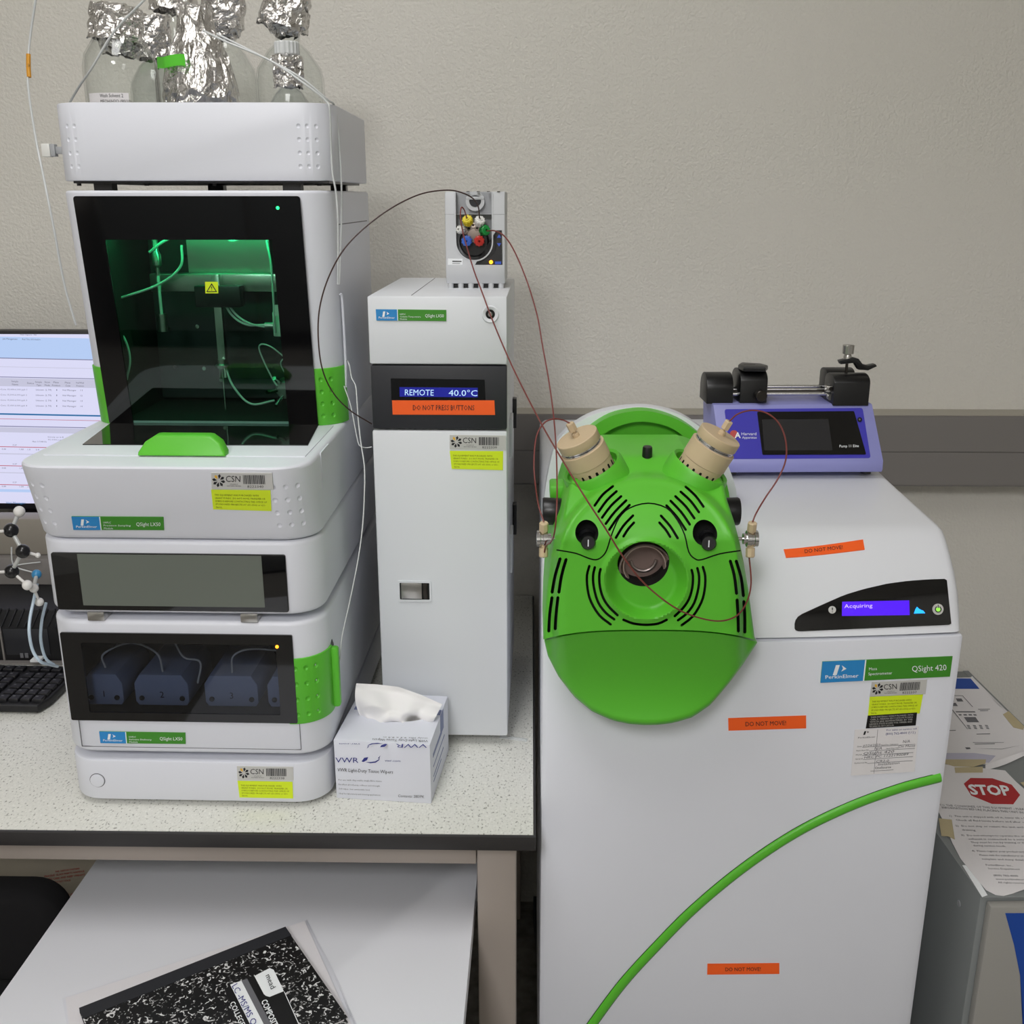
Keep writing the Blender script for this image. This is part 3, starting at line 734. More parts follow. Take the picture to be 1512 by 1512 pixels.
for pts, rr in ((((.09, .26, izt - .02), (.115, .25, izt - .005), (.14, .25, izt + .006)), .002), (((.14, .25, izt - .01), (.135, .25, izt - .04), (.10, .25, izt - .065), (.04, .24, izt - .085)), .0018),
                (((.19, .25, zb + .175), (.205, .245, zb + .15), (.225, .245, zb + .137), (.25, .25, zb + .136)), .0017), (((.193, .25, zb + .178), (.209, .245, zb + .153), (.228, .245, zb + .139), (.25, .25, zb + .133)), .0017),
                (((.262, .24, izt), (.268, .235, izt - .04), (.268, .235, izt - .09), (.266, .24, izt - .13)), .0016), (((.187, .25, zb + .08), (.20, .24, zb + .05), (.225, .235, zb + .025), (.26, .235, zb + .03)), .0016),
                (((.025, .24, zb + .15), (.05, .235, zb + .12), (.058, .23, zb + .09), (.05, .23, zb + .06)), .0016), (((.29, .24, zb + .08), (.26, .232, zb + .108), (.243, .235, zb + .105), (.26, .235, zb + .06), (.272, .235, zb + .045)), .0011),
                (((.285, .23, zb + .06), (.275, .225, zb + .085), (.29, .22, zb + .095), (.30, .225, zb + .07), (.285, .225, zb + .05)), .0009),
                (((.2, .25, izt + .004), (.215, .24, izt - .004), (.235, .24, izt + .003)), .002)):
    LP('capillary', tube(pts, rr), 'clear', sm)
for x, z in ((.066, izt - .03), (.112, izt - .03), (.205, izt - .063), (.075, zb + .12), (.12, zb + .122), (.08, zb + .06), (.125, zb + .058), (.15, zb + .04)):
    LP('screw', cyl((x, .346, z), (x, .352, z), .003, 10), 'chrome', sm)
LP('flow_fitting', box(.035, .05, .24, .26, zb + .08, zb + .11, .002), 'grn', sm)
LP('hook_tag', box(.27, .281, .23, .2312, izt - .105, izt - .09), 'wht', sm)
LP('light_strip', box(.05, .30, .215, .225, izt + .012, izt + .016), 'strip_g', sm)
# --- solvent tray on top
TR = Fr(-.622, 1.418, 1.568, 1.3); TW = .366
tr = thing('solvent_tray', 'white open-topped solvent tray with dimpled corners on top of the stack', 'tray', fr=TR)
tz0, tz1 = TR.Y(300, 267, 0)[2], TR.Y(300, 151, 0)[2]
def plan2(x0, x1, y0, y1, r): return plan(x0, x1, y0, y1, r)
tb = ext(plan(0, TW, 0, .325, .045), tz0, tz1, .002)
to = LP('tray_wall', tb, ['white', 'white'], tr)
tdz = [tz0 + .018 + k * .0165 for k in range(4)]
def dimW(cols, side):
    global W
    w0 = W; W = TW; r_ = dimples(0, cols, tdz, .0037, side=side); W = w0; return r_
boolean(to, [ext(plan(.004, TW - .004, .004, .321, .041), tz0 + .02, tz1 + .05)] + dimW((.001, .012, .024), 'r') + dimW((.012, .024), 'l'))
LP('plinth', box(.02, TW - .01, .012, .31, tz0 - .003, tz0), 'black', tr)
for x, y in ((.055, .03), (.135, .29), (.305, .03), (.325, .3)): LP('support', box(x - .012, x + .012, y - .01, y + .01, 0, tz0 - .001), 'black', tr)
for x in (.02, .11, .2, .34): LP('screw', cyl((x, .03, tz0 - .006), (x, .03, tz0), .003, 10), 'black', tr)
tag_ = thing('grey_connector', 'small white plug with grey band sticking out behind the tray', 'plug', loc=TR.w(-.008, .12, .06))
p = aY(76, 222, 1.56)
part('plug_body', box(p.x - .012, p.x, p.y - .006, p.y + .006, p.z - .009, p.z + .009, .001), 'wht', tag_)
part('plug_band', box(p.x, p.x + .007, p.y - .0055, p.y + .0055, p.z - .0085, p.z + .0085, .001), 'vgrey2', tag_)
part('plug_pin', box(p.x + .007, p.x + .02, p.y - .003, p.y + .003, p.z - .005, p.z + .005, .001), 'vgrey2', tag_)

# ---------------------------------------------------------------- solvent bottles with foil
FLOOR = 1.568 + tz0 + .0205
def crumple(bm, amp, sc, seed):
    for v in bm.verts:
        p = v.co * sc + Vector((seed * 7.3, seed * 1.7, 0))
        c = noise.cell_vector(p) - Vector((.5, .5, .5)); t = noise.turbulence_vector(p * .7, 3, False)
        v.co += (c * .6 + t * .5) * amp
    return bm
def bottle(cx, cy, r, h, label, foil=None, fseed=1, cap=None, group=None):
    """square-shouldered laboratory bottle"""
    t = thing('solvent_bottle', label, 'bottle', loc=(cx, cy, FLOOR), group=group); L = Matrix()
    nk = r * .36
    pr = [(0, 0), (r * .9, 0), (r, .006), (r, h * .62), (r * .93, h * .70), (r * .6, h * .82), (nk, h * .87), (nk, h), (nk - .002, h), (nk - .002, h * .87), (r * .58, h * .81), (r * .9, h * .69), (r - .003, h * .61), (r - .003, .009), (0, .005)]
    part('glass_body', lathe(pr, 40), 'glassclear', t, world=False, ang=60)
    return t
def foilcap(t, z0, z1, r0, r1, seed, tiltx=0, tilty=0, name='foil_cap', n=46, amp=.006, closed=True):
    k = 16; pr = []
    for i in range(k + 1):
        u = i / k; pr.append((r0 + (r1 - r0) * u, z0 + (z1 - z0) * u))
    pr += [(r1 * .7, z1 + .003), (r1 * .35, z1 + .005), (0, z1 + .004)]
    bm = lathe(pr, n); c = Vector((0, 0, (z0 + z1) / 2))
    crumple(bm, amp, 130, seed); 
    bm.transform(Matrix.Translation(c) @ Matrix.Rotation(R(tiltx), 4, 'X') @ Matrix.Rotation(R(tilty), 4, 'Y') @ Matrix.Translation(-c))
    # skin thickness
    return part(name, bm, 'foil', t, world=False, smooth=False)
FR = lambda px, Y, py=150: aY(px, py, Y)
p = FR(183, 1.50); b1 = bottle(p.x, p.y, .0485, .2, 'clear glass bottle with printed Wash Solvent label and crumpled foil cap at left'); z0 = FLOOR
def hz_(py, Y): return aY(300, py, Y).z - FLOOR
foilcap(b1, hz_(62, 1.5), hz_(12, 1.5), .034, .033, 1, 0, 8); foilcap(b1, hz_(82, 1.5), hz_(60, 1.5), .018, .03, 2, 0, 8, name='foil_skirt')
cc = b1.location; surf1 = lambda x, y: None
bm = bmesh.new(); pts = []
zt = hz_(137, 1.455); zb_ = zt - .05; a0, a1 = R(-130), R(-62); N = 12; g0 = []
for i in range(N + 1):
    a = a0 + (a1 - a0) * i / N; g0.append([bm.verts.new((.049 * math.cos(a), .049 * math.sin(a), zz)) for zz in (zb_, zt)])
for a, b in zip(g0, g0[1:]): bm.faces.new((a[0], b[0], b[1], a[1]))
lb = part('paper_label', bm, 'paper', b1, world=False)
bm = bmesh.new()
for s, zz, hh in (('Wash Solvent 2', zt - .0055, .0042), ('MEOH/H2O (90/10)', zt - .0125, .0042)):
    vs, fs = text_mesh(s); x1 = max(v.x for v in vs); sc = hh / .69; wd = x1 * sc
    nv = []
    for v in vs:
        a = R(-106) + (v.x * sc * .8) / .0495; nv.append(bm.verts.new((.0495 * math.cos(a), .0495 * math.sin(a), zz + v.y * sc)))
    for f in fs: bm.faces.new([nv[i] for i in f])
part('lettering', bm, 'ink', lb, world=False, smooth=False)
p = FR(232, 1.63); b2 = bottle(p.x, p.y, .036, .17, 'smaller clear bottle with narrow foil cap, second from the left'); foilcap(b2, hz_(88, 1.63), hz_(28, 1.63), .024, .031, 3, 0, -4)
p = FR(298, 1.515); b3 = thing('wrapped_bottle', 'large bottle fully wrapped in crinkled foil with green tape, front centre', 'bottle', loc=(p.x, p.y, FLOOR))
pr = [(0, 0), (.046, .001), (.0485, .008)] + [(.0485, .01 + k * .007) for k in range(12)] + [(.044, .105), (.038, .118), (.032, .131), (.025, .143), (.022, .155), (.0225, .168), (.012, .171), (0, .172)]
hb3 = hz_(6, 1.515)
pr = [(r_, z * hb3 / .172) for r_, z in pr]
part('foil_wrap', crumple(lathe(pr, 64), .0065, 85, 5), 'foil', b3, world=False, smooth=False)
bm = bmesh.new(); g0 = []; zt = hz_(81, 1.465); zl = hz_(98, 1.465)
for i in range(11):
    a = R(-172) + R(80) * i / 10; rr = .0525 + .0012 * math.sin(i * 1.3); g0.append([bm.verts.new((rr * math.cos(a), rr * math.sin(a), zz + .0012 * math.sin(i * .9))) for zz in (zl, zt)])
for a, b in zip(g0, g0[1:]): bm.faces.new((a[0], b[0], b[1], a[1]))
part('green_tape', bm, mat('lime_tape', sr(90, 200, 50), .6), b3, world=False)
p = FR(340, 1.655); b4 = bottle(p.x, p.y, .042, .2, 'clear bottle with foil cap standing behind the foil-wrapped bottle'); foilcap(b4, hz_(42, 1.66), hz_(-20, 1.66), .03, .032, 6, 4, 6); foilcap(b4, hz_(60, 1.66), hz_(40, 1.66), .016, .026, 12, name='foil_skirt')
p = FR(430, 1.655); b5 = bottle(p.x, p.y, .050, .2, 'large clear graduated bottle with foil cap at the right end'); foilcap(b5, hz_(44, 1.655), hz_(-12, 1.655), .037, .032, 7, 0, 14); foilcap(b5, hz_(55, 1.655), hz_(35, 1.655), .016, .03, 13, name='foil_skirt')
bm = bmesh.new()
for k in range(6):
    for j in range(2):
        a = R(-25); zz = .045 + k * .012 + j * .006; ln = .10 if j == 0 else .05
        v = [bm.verts.new((.0504 * math.cos(a + t), .0504 * math.sin(a + t), z)) for t, z in ((0, zz), (ln, zz), (ln, zz + .0006), (0, zz + .0006))]; bm.faces.new(v)
part('graduation_marks', bm, 'inkgrey', b5, world=False, smooth=False, kind='stuff')
p = FR(428, 1.50); b6 = bottle(p.x, p.y, .028, .115, 'small clear bottle with ribbed cap and foil collar in front at right')
rb = lathe([(0, hz_(62, 1.5) - .0), (.0155, hz_(62, 1.5)), (.0165, hz_(64, 1.5)), (.0165, hz_(80, 1.5)), (.015, hz_(82, 1.5)), (0, hz_(82, 1.5))], 36)
for i, v in enumerate(rb.verts):
    if (i % 2) and v.co.xy.length > .012: v.co.x *= .93; v.co.y *= .93
part('ribbed_cap', rb, 'clear', b6, world=False, smooth=False)
foilcap(b6, hz_(130, 1.5), hz_(84, 1.5), .019, .020, 9, name='foil_collar')
p = FR(268, 1.695); b7 = bottle(p.x, p.y, .036, .22, 'tall clear bottle at the back whose foil cap is cut by the picture top'); foilcap(b7, hz_(18, 1.70), hz_(-30, 1.70), .034, .032, 10)

# ---------------------------------------------------------------- tubing at the left and over the stack
def tubing(name, pts, r, m, label, cat='tube', group=None, sub=8):
    P = [aY(*q) if not isinstance(q, Vector) else q for q in pts]; o = P[0].copy()
    return solo(name, tube(P, r, sub), m, label, cat, o, group=group)
tubing('clear_tube', [(55, -15, 1.7), (44, 60, 1.7), (41, 120, 1.68), (52, 200, 1.66), (64, 260, 1.64), (78, 330, 1.62), (95, 420, 1.62), (112, 480, 1.62)], .0018, 'clear', 'clear hanging tube at far left that carries an orange marker')
mk = solo('tube_marker', tube([aY(42, 80, 1.6895), aY(42, 98, 1.686), aY(43.0, 114, 1.6825)], .0034), mat('orange_marker', sr(215, 150, 30), .5), 'orange-yellow marker sleeve on the clear tube at far left', 'marker', aY(42, 98, 1.686))
part('numeral', text_bm(bmesh.new(), '74', sY(Fr(0, 1.6820, 0, 0), 0), (41.2, 99), (44.5, 99), 4.5, lift=.0005), 'ink', mk, smooth=False)
tubing('clear_tube', [(225, -12, 1.40), (170, 45, 1.42), (137, 98, 1.43), (118, 126, 1.46), (105, 148, 1.50), (101, 156, 1.51)], .0015, 'clear', 'clear tube running down into the left end of the tray')
tubing('clear_tube', [(300, 45, 1.44), (335, 62, 1.43), (400, 90, 1.43), (450, 124, 1.42), (480, 148, 1.425), (487, 165, 1.425), (489, 220, 1.44), (491, 255, 1.44), (496, 285, 1.44), (499, 330, 1.44), (499, 420, 1.45)], .0013, 'clear', 'inner clear tube hanging over the right tray corner')
tubing('clear_tube', [(320, 50, 1.45), (380, 80, 1.44), (440, 112, 1.43), (482, 146, 1.44), (495, 160, 1.47), (501, 215, 1.47), (504, 270, 1.47), (504, 330, 1.47), (501, 420, 1.47)], .0013, 'clear', 'outer clear tube hanging over the right tray corner')

# ================================================================ COLUMN OVEN
OV = Fr(-.2193, 1.42, .76, -.78); OW = .188
ov = thing('column_oven', 'tall narrow white column oven with blue readout and orange label', 'lab instrument', fr=OV)
def oz(py, px=650): return OV.Y(px, py, 0)[2]
ob0, ot = oz(1085), oz(437.5); OD = .335
LP('housing', box(.0015, OW - .0005, .012, OD, ob0 + .004, ot - .001, .002), 'white2', ov)
LP('lid', box(.0, OW, .0, OD, oz(538), ot, .0025), 'white2', ov)
LP('lid_seam', box(.058, .0588, .012, OD - .01, ot, ot + .0004), 'inkgrey', ov)
LP('readout_band', box(.001, OW - .0005, -.001, .014, oz(634) + .0005, oz(540), .002), 'charcoal', ov)
LP('door', box(.0, OW, -.0015, .012, ob0, oz(636), .003), 'white2', ov)
for x, y in ((.03, .09), (OW - .04, .09), (.02, .3), (OW - .04, .3)): LP('rubber_foot', cyl((x, y, 0), (x, y, ob0 + .006), .012), 'black', ov)
so = sY(OV, 0); sb = sY(OV, -.001); sd_ = sY(OV, -.0015)
nameplate(so, ((555, 456.5), (659, 457.5), (659, 474), (556, 473)), ov, ['UHPLC', 'Column Temperature', 'Module'], 'QSight LX50')
c = OV.Y(724, 464, 0)
def ringY(c, prof, n=36): return lathe(prof, n, Matrix.Translation(c) @ Matrix.Rotation(R(90), 4, 'X'))
lk = LP('port_ring', ringY(c, [(.0062, 0), (.0115, 0), (.0115, .0012), (.0105, .002), (.0075, .0014), (.0062, .0002), (.0062, 0)]), 'white2', ov)
LP('port_hole', ringY(c, [(0, 0), (.0062, 0), (.0062, .0006), (0, .0006)]), 'hole', lk)
LP('port_fitting', ringY(c, [(0, 0), (.0032, 0), (.0032, .003), (.002, .004), (0, .004)], 8), 'steel', lk)
o_ = sheet('readout_window', sb, ((577, 558.5), (715.5, 560.5), (717, 592), (578, 591)), 'blackgloss', ov)
d_ = sheet('display', sb, ((590, 571.5), (705.5, 572.5), (705.5, 586.5), (590.3, 585.5)), 'vfd', ov, lift=.001)
text('REMOTE', sb, (598, 583.3), (640.5, 583.8), 8.6, 'vfdt', d_, lift=.0014)
text('40.0\u00b0C', sb, (662.5, 584), (705, 584.6), 8.6, 'vfdt', d_, lift=.0014)
warn(sb, ((579, 591), (730, 591), (731, 612.5), (580, 612)), ov, 'DO NOT PRESS BUTTONS')
asset_tag(sd_, ((664, 642), (747, 643), (747, 664.5), (664, 663)), ov, '8222339')
grant_note(sd_, ((664, 665.5), (743, 666), (742.5, 694), (667, 692)), ov)
a, b = OV.Y(588, 887.5, -.0015), OV.Y(637, 857.5, -.0015)
lt = LP('latch_frame', ring_plate(rrect(a[0], b[0], a[2], b[2], .003, 4), rrect(a[0] + .003, b[0] - .003, a[2] + .003, b[2] - .003, .001, 4), -.0035, -.001), 'white2', ov)
LP('latch_well', box(a[0] + .002, b[0] - .002, -.0022, -.0014, a[2] + .002, b[2] - .002), 'hole', lt)
LP('paddle', box(a[0] + .005, b[0] - .014, -.0042, -.002, a[2] + .0045, b[2] - .0035, .0006), 'steel', lt)
LP('bolt', box(b[0] - .0125, b[0] - .006, -.0032, -.002, a[2] + .0045, b[2] - .0035, .0008), 'darkmetal', lt)
for z0_, z1_ in ((oz(700), oz(640)), (oz(880), oz(820))):
    LP('hinge', box(OW - .001, OW + .004, .10, .15, z0_, z1_, .001), 'white2', ov)
    LP('bracket', box(OW - .001, OW + .006, .26, .28, z0_ + .01, z1_, .001), 'black', ov)
# ---------------------------------------------------------------- selector valve on the oven
OVT = .76 + ot
VV = Fr(-.1225, 1.545, OVT, -.3); VW = .0855
vv = thing('selector_valve', 'small grey selector valve with coloured nuts standing on the column oven', 'valve', fr=VV)
vt = VV.Y(700, 283, 0)[2]
prof = [(.004, .007), (.0, .016), (-.003, .026), (-.001, .036), (0, .045), (0, vt - .012), (.003, vt), (.13, vt), (.13, .006), (.01, .006)]
vb_ = LP('housing', ext([(p[0], p[1]) for p in prof], 0, VW, .0015, axis='x'), ['valvegrey', 'vgrey2'], vv)
uc = VV.Y(700, 357, 0); ur = .0255
def upoly(r, top, n=18):
    return [(uc[0] + r * math.cos(R(180 + 180 * i / n)), uc[2] + r * math.sin(R(180 + 180 * i / n))) for i in range(n + 1)] + [(uc[0] + r, top), (uc[0] - r, top)]
boolean(vb_, [ext(upoly(ur, vt + .01), -.02, .016, axis='y')])
LP('channel_trim', ring_plate(upoly(ur + .002, vt - .001), upoly(ur, vt - .0005), -.0012, .0005), 'valvegrey', vv)
LP('seam', box(-.0003, VW + .0003, -.0002, .12, vt - .031, vt - .0305), 'vgrey2', vv)
for k in range(6):
    x = .006 + k * (VW - .012) / 5; LP('foot', lathe([(0, 0), (.004, 0), (.0042, .004), (.004, .008), (0, .008)], 12, Matrix.Translation((x, .008, 0))), 'valvegrey', vv)
LP('base_pad', box(.006, VW - .006, .012, .12, .001, .008), 'black', vv)
for k in range(4):
    x = .031 + k * .0145; LP('vent_notch', box(x, x + .004, .001, .01, vt - .0005, vt + .0006), 'darkmetal', vv)
hub = LP('valve_hub', ringY((uc[0], .016, uc[2]), [(0, 0), (.0215, 0), (.0215, .014), (.019, .017), (0, .017)], 40), 'black', vv)
hc = Vector((uc[0], -.001, uc[2]))
LP('stator', ringY(hc + Vector((0, .001, .009)), [(0, 0), (.0105, 0), (.009, .003), (0, .004)], 24), 'grynut', vv)
dc = VV.Y(701, 297, 0)
LP('handle_loop', lathe([(.0085, 0), (.0135, 0), (.0135, .004), (.0085, .004), (.0085, 0)], 30, Matrix.Translation((dc[0], .012, dc[2])) @ Matrix.Rotation(R(90), 4, 'X')), 'valvegrey', vv)
LP('handle_window', ext([(dc[0] + .0088 * math.cos(R(180 + 180 * i / 14)), dc[2] + .002 + .0095 * math.sin(R(180 + 180 * i / 14))) for i in range(15)], .009, .012, axis='y'), 'charcoal', vv)
LP('handle_bar', box(dc[0] - .013, dc[0] + .013, .007, .013, dc[2] + .002, dc[2] + .006, .001), 'valvegrey', vv)
def nutpart(px, py, col, tilt=(0, -1, 0), r=.0068, L=.011, y=-.004, lbl=None):
    c = Vector(VV.Y(px, py, y)); m = axis_m(c - Vector(tilt).normalized() * (L * .8), tilt)
    bm = lathe([(0, 0), (r * .9, 0), (r, .002), (r, L - .001), (r * .85, L), (.0035, L), (.0035, L + .001), (.0018, L + .001), (.0018, L - .004), (0, L - .004)], 20, m)
    for i in range(20):
        pass
    n_ = LP('tube_nut', bm, col, vv, label=lbl)
    kb = join(*[box(-.0006, .0006, r - .0003, r + .0009, .002, L - .001) for _ in range(1)])
    for k in range(10):
        b2 = box(-.0007, .0007, r - .0003, r + .0008, .002, L - .0012); b2.transform(Matrix.Rotation(R(36 * k), 4, 'Z')); kb = join(kb, b2)
    kb.transform(m); LP('grip_ribs', kb, col, n_, smooth=False); return n_
nutpart(690, 324, 'yel', (-.15, -.7, .6), lbl='yellow tube nut'); nutpart(708.5, 325, 'wht', (.15, -.7, .6), lbl='white tube nut')
nutpart(717, 340, 'grn', (.5, -.8, .1), lbl='green tube nut'); nutpart(678.5, 339, 'wht', (-.5, -.8, .1), r=.005, lbl='pale tube nut')
nutpart(689, 356, 'blu', (-.1, -1, -.1), y=-.012, lbl='blue tube nut'); nutpart(707.5, 356, 'red', (.1, -1, -.1), y=-.012, lbl='red tube nut')
nutpart(699, 334, 'grynut', (0, -.9, .5), r=.005, y=.0); nutpart(704, 338, 'grynut', (.2, -.9, .3), r=.004, y=.0); nutpart(688, 342, 'grynut', (-.3, -.9, .2), r=.005, y=.002)
sv = sY(VV, -.0005)
kp = poly('keypad', sv, [(733, 340), (741, 340), (742, 392), (701, 392), (703, 388), (714, 387), (724, 381), (731, 372), (733.5, 362)], 'screen_dk', vv, lift=.001)
for pts in ([(737, 346), (733.8, 351), (740, 351)], [(733.8, 359), (740, 359), (737, 364)], [(731, 386), (740, 386), (740, 390), (731, 390)]):
    poly('key_icon', sv, pts, 'icon_b', kp, lift=.0016)
LP('status_light', sph(VV.Y(725, 387, -.0015), .0028, 12), 'led_o', kp)
w_ = sheet('maker_label', sv, ((661.5, 381.5), (683, 382), (683, 392), (661.5, 391.5)), 'printwhite', vv, lift=.001)
sheet('print_line', sv, ((668, 385), (681.5, 385.2), (681.5, 386.6), (668, 386.5)), 'ink', w_, lift=.0014)
sheet('print_line', sv, ((668, 388.5), (679.5, 388.6), (679.5, 389.3), (668, 389.2)), 'inkgrey', w_, lift=.0014)

# ================================================================ TISSUE BOX
a, b = aZ(497, 1178.5, .76), aZ(637, 1187, .76)
TB = Fr(a.x, a.y, .76, math.degrees(math.atan2(b.y - a.y, b.x - a.x))); bw = (b - a).length; bh = .091; bd = .145
tx = thing('tissue_box', 'white and pale blue box of tissue wipers beside the column oven', 'tissue box', fr=TB)
cb_ = LP('carton', box(0, bw, 0, bd, 0, bh, .0012), ['carton', 'hole'], tx)
ell = [(bw * .52 + .046 * math.cos(2 * math.pi * i / 36), bd * .57 + .024 * math.sin(2 * math.pi * i / 36)) for i in range(36)]
boolean(cb_, [ext(ell, bh - .03, bh + .01)])
st = sY(TB, 0); 
rows = [('VWR', (495.5, 1125.5), (529.5, 1125.8), 7.5), ('vwr.com', (568.5, 1124), (591.5, 1124.6), 3.2)]
lines(rows, st, 'inkblue', tx)
lines([('VWR Light-Duty Tissue Wipers', (498.5, 1138.5), (580.5, 1142), 5.0)], st, 'ink', tx)
lines([('For use with disposable single-fibre tissue', (500, 1152), (564, 1154), 2.2), ('Excellent absorbency, softness and strength', (500, 1158.6), (561, 1161.2), 2.2), ('Soft wiper, low extractable level', (500.5, 1165), (546, 1167), 2.2), ('Ideal for laboratory and cleaning applications', (501, 1172), (562, 1174.6), 2.2), ('Contents: 280/PK', (588, 1176.5), (626.5, 1178), 4)], st, 'inkgrey', tx)
def swoosh(surf, c, sx, sy, par):
    bm = bmesh.new()
    for pts in ([(-11, 2), (-7, -4), (-1, -5), (-3, 0), (-8, 3)], [(-5, 3), (2, 5), (10, 4), (15, 0), (16, -4), (14, -1), (9, 2), (2, 3)], [(13, -3), (17, -8), (15, -3)]):
        vs = []
        for x, y in pts:
            p_, n = surf(c[0] + x * sx, c[1] + y * sy); vs.append(bm.verts.new(p_ + n * .0009))
        bm.faces.new(vs)
    return part('swoosh', bm, 'inkblue', par, smooth=False)
swoosh(st, (545, 1122), 1, .9, tx)
stp = sZ(.76 + bh)
lines([('VWR', (631, 1099.5), (584.5, 1099.3), (-.6, 5.5)), ('vwr.com', (532, 1098.5), (501, 1098), (-.7, 2.6))], stp, 'inkblue', tx)
swoosh(stp, (560, 1101), -1.1, -.65, tx)
lines([('VWR Light-Duty Tissue Wipers', (632, 1093.5), (550, 1091), (-.5, 3.2)), ('Only lifts 4.4 x 8.4 in', (632, 1090), (566, 1088.5), (-.4, 1.8))], stp, 'inkgrey', tx)
LP('printed_band', box(.006, .024, .0885, .098, bh, bh + .0004), 'cartonside', tx)
LP('printed_band', box(bw - .018, bw - .001, .085, .10, bh, bh + .0004), 'cartonside', tx)
LP('printed_band', box(bw - .0002, bw + .0003, .08, .105, bh - .03, bh), 'cartonside', tx)
sr_ = sX(TB, bw)
bm = bmesh.new()
for yy, zz, ln in ((.02, .06, .07), (.02, .045, .09), (.02, .03, .08), (.02, .022, .06)):
    b2 = box(bw - .0002, bw + .0004, yy, yy + ln, zz, zz + .006 if zz == .06 else zz + .002); bm = join(bm, b2)
LP('side_print', bm, 'cartonside', tx, kind='stuff')
# wiper pulled out of the slot
NU, NV = 46, 26
def lin(tab, t):
    for (a, A), (b, B) in zip(tab, tab[1:]):
        if t <= b: return tuple(A[i] + (B[i] - A[i]) * (t - a) / (b - a) for i in range(len(A)))
    return tab[-1][1]
top = [(0, (526, 1009)), (.25, (556, 1010.5)), (.5, (588, 1014)), (.75, (622, 1026)), (1, (653, 1040))]
bot = [(0, (533, 1061)), (.15, (545, 1076)), (.4, (566, 1081)), (.6, (590, 1079)), (.85, (610, 1080)), (1, (638, 1069))]
bm = bmesh.new(); G = []
for j in range(NV + 1):
    v = j / NV; row = []
    for i in range(NU + 1):
        u = i / NU; A = lin(top, u); B = lin(bot, u); k = v
        px = B[0] + (A[0] - B[0]) * k; py = B[1] + (A[1] - B[1]) * k
        if 0 < u < 1: pass
        px += -4 * math.sin(math.pi * v) * (1 - u) ** 2 * 1.2
        Y = 1.335 + .012 * v - .02 * math.sin(math.pi * min(1, v * 1.15)) * (1 - .4 * abs(2 * u - 1)) + .008 * (1 - v) * math.sin(u * 17) + .004 * math.sin(u * 9 + v * 5) + .006 * math.sin(u * 23 + 2) * (1 - v) ** 2
        Y += .010 * max(0, 1 - ((u - .28) ** 2 + (v - .35) ** 2) / .03) - .009 * max(0, 1 - ((u - .5) ** 2 + (v - .3) ** 2) / .02) + .009 * max(0, 1 - ((u - .72) ** 2 + (v - .32) ** 2) / .02)
        row.append(bm.verts.new(aY(px, py, Y)))
    G.append(row)
for j in range(NV):
    for i in range(NU): bm.faces.new((G[j][i], G[j][i + 1], G[j + 1][i + 1], G[j + 1][i]))
solo('tissue', bm, 'tissue', 'white tissue wiper pulled up out of the box slot', 'tissue', aZ(575, 1075, .76 + bh), ang=80)
solo('plastic_strip', join(box(-.022, .022, -.004, .004, .0, .0015, .0005), box(-.02, .02, -.0012, .0012, .0012, .003, .0004)).copy() if False else (lambda b: (b.transform(Matrix.Translation(aZ(758, 1091, .76)) @ Matrix.Rotation(R(-14), 4, 'Z')), b)[1])(join(box(-.022, .022, -.004, .004, .0, .0015, .0005), box(-.02, .02, -.0012, .0012, .0012, .003, .0004))), 'clear', 'small pale plastic strip lying on the worktop by the oven corner', 'strip', aZ(758, 1091, .76))
p = aY(14, 1035, 1.5)

# ================================================================ MASS SPECTROMETER
MS = Fr(.0169, 1.25, 0, 2.8); MW = .555
ms = thing('mass_spectrometer', 'large white floor-standing mass spectrometer with green source head', 'lab instrument', fr=MS)
def arc(x): return -.012 * (1 - ((x - MW / 2) / (MW / 2)) ** 2)
def arcplan(x0, x1, back, r=.006, n=20):
    P = [(x0, .012), (x0 + .001, .004), (x0 + .004, 0)]
    P = [(x0, r)] + [(x0 + .001, r * .35), (x0 + .0035, 0.0008)]
    for i in range(n + 1):
        x = x0 + .008 + (x1 - x0 - .016) * i / n; P.append((x, arc(x)))
    P += [(x1 - .0035, .0008), (x1 - .001, r * .35), (x1, r), (x1, back), (x0, back)]
    return P
seam = MS.Y(1260, 942, -.008)[2]
def shear(bm):      # left flank stands square to the wall, clear of the bench
    for v in bm.verts: v.co.x += max(0, v.co.y) * .052 * max(0, 1 - v.co.x / MW)
    return bm
cbn = LP('cabinet', shear(ext(arcplan(.001, MW + .001, .74), .09, seam - .002, .003, 2)), 'white', ms)
LP('plinth', box(.03, MW - .03, .03, .70, .03, .09), 'charcoal', ms)
for x, y in ((.06, .07), (MW - .06, .07), (.06, .66), (MW - .06, .66)): LP('castor', cyl((x - .012, y, .0275), (x + .012, y, .0275), .0275, 20), 'black', ms)
prof = [(.004, seam + .0015), (.005, 1.012), (.0125, 1.036), (.022, 1.060), (.038, 1.085), (.055, 1.104), (.075, 1.1215), (.090, 1.1285), (.104, 1.131), (.256, 1.1415), (.34, 1.1490), (.60, 1.1495), (.70, 1.152), (.735, 1.147), (.74, 1.14), (.74, seam + .0015)]
xs = [0, .001, .003, .006, .010, .014] + [.03 + i * (MW - .06) / 22 for i in range(23)] + [MW - .014, MW - .010, MW - .006, MW - .003, MW - .001, MW]
bm = bmesh.new(); rings = []; rr = .014
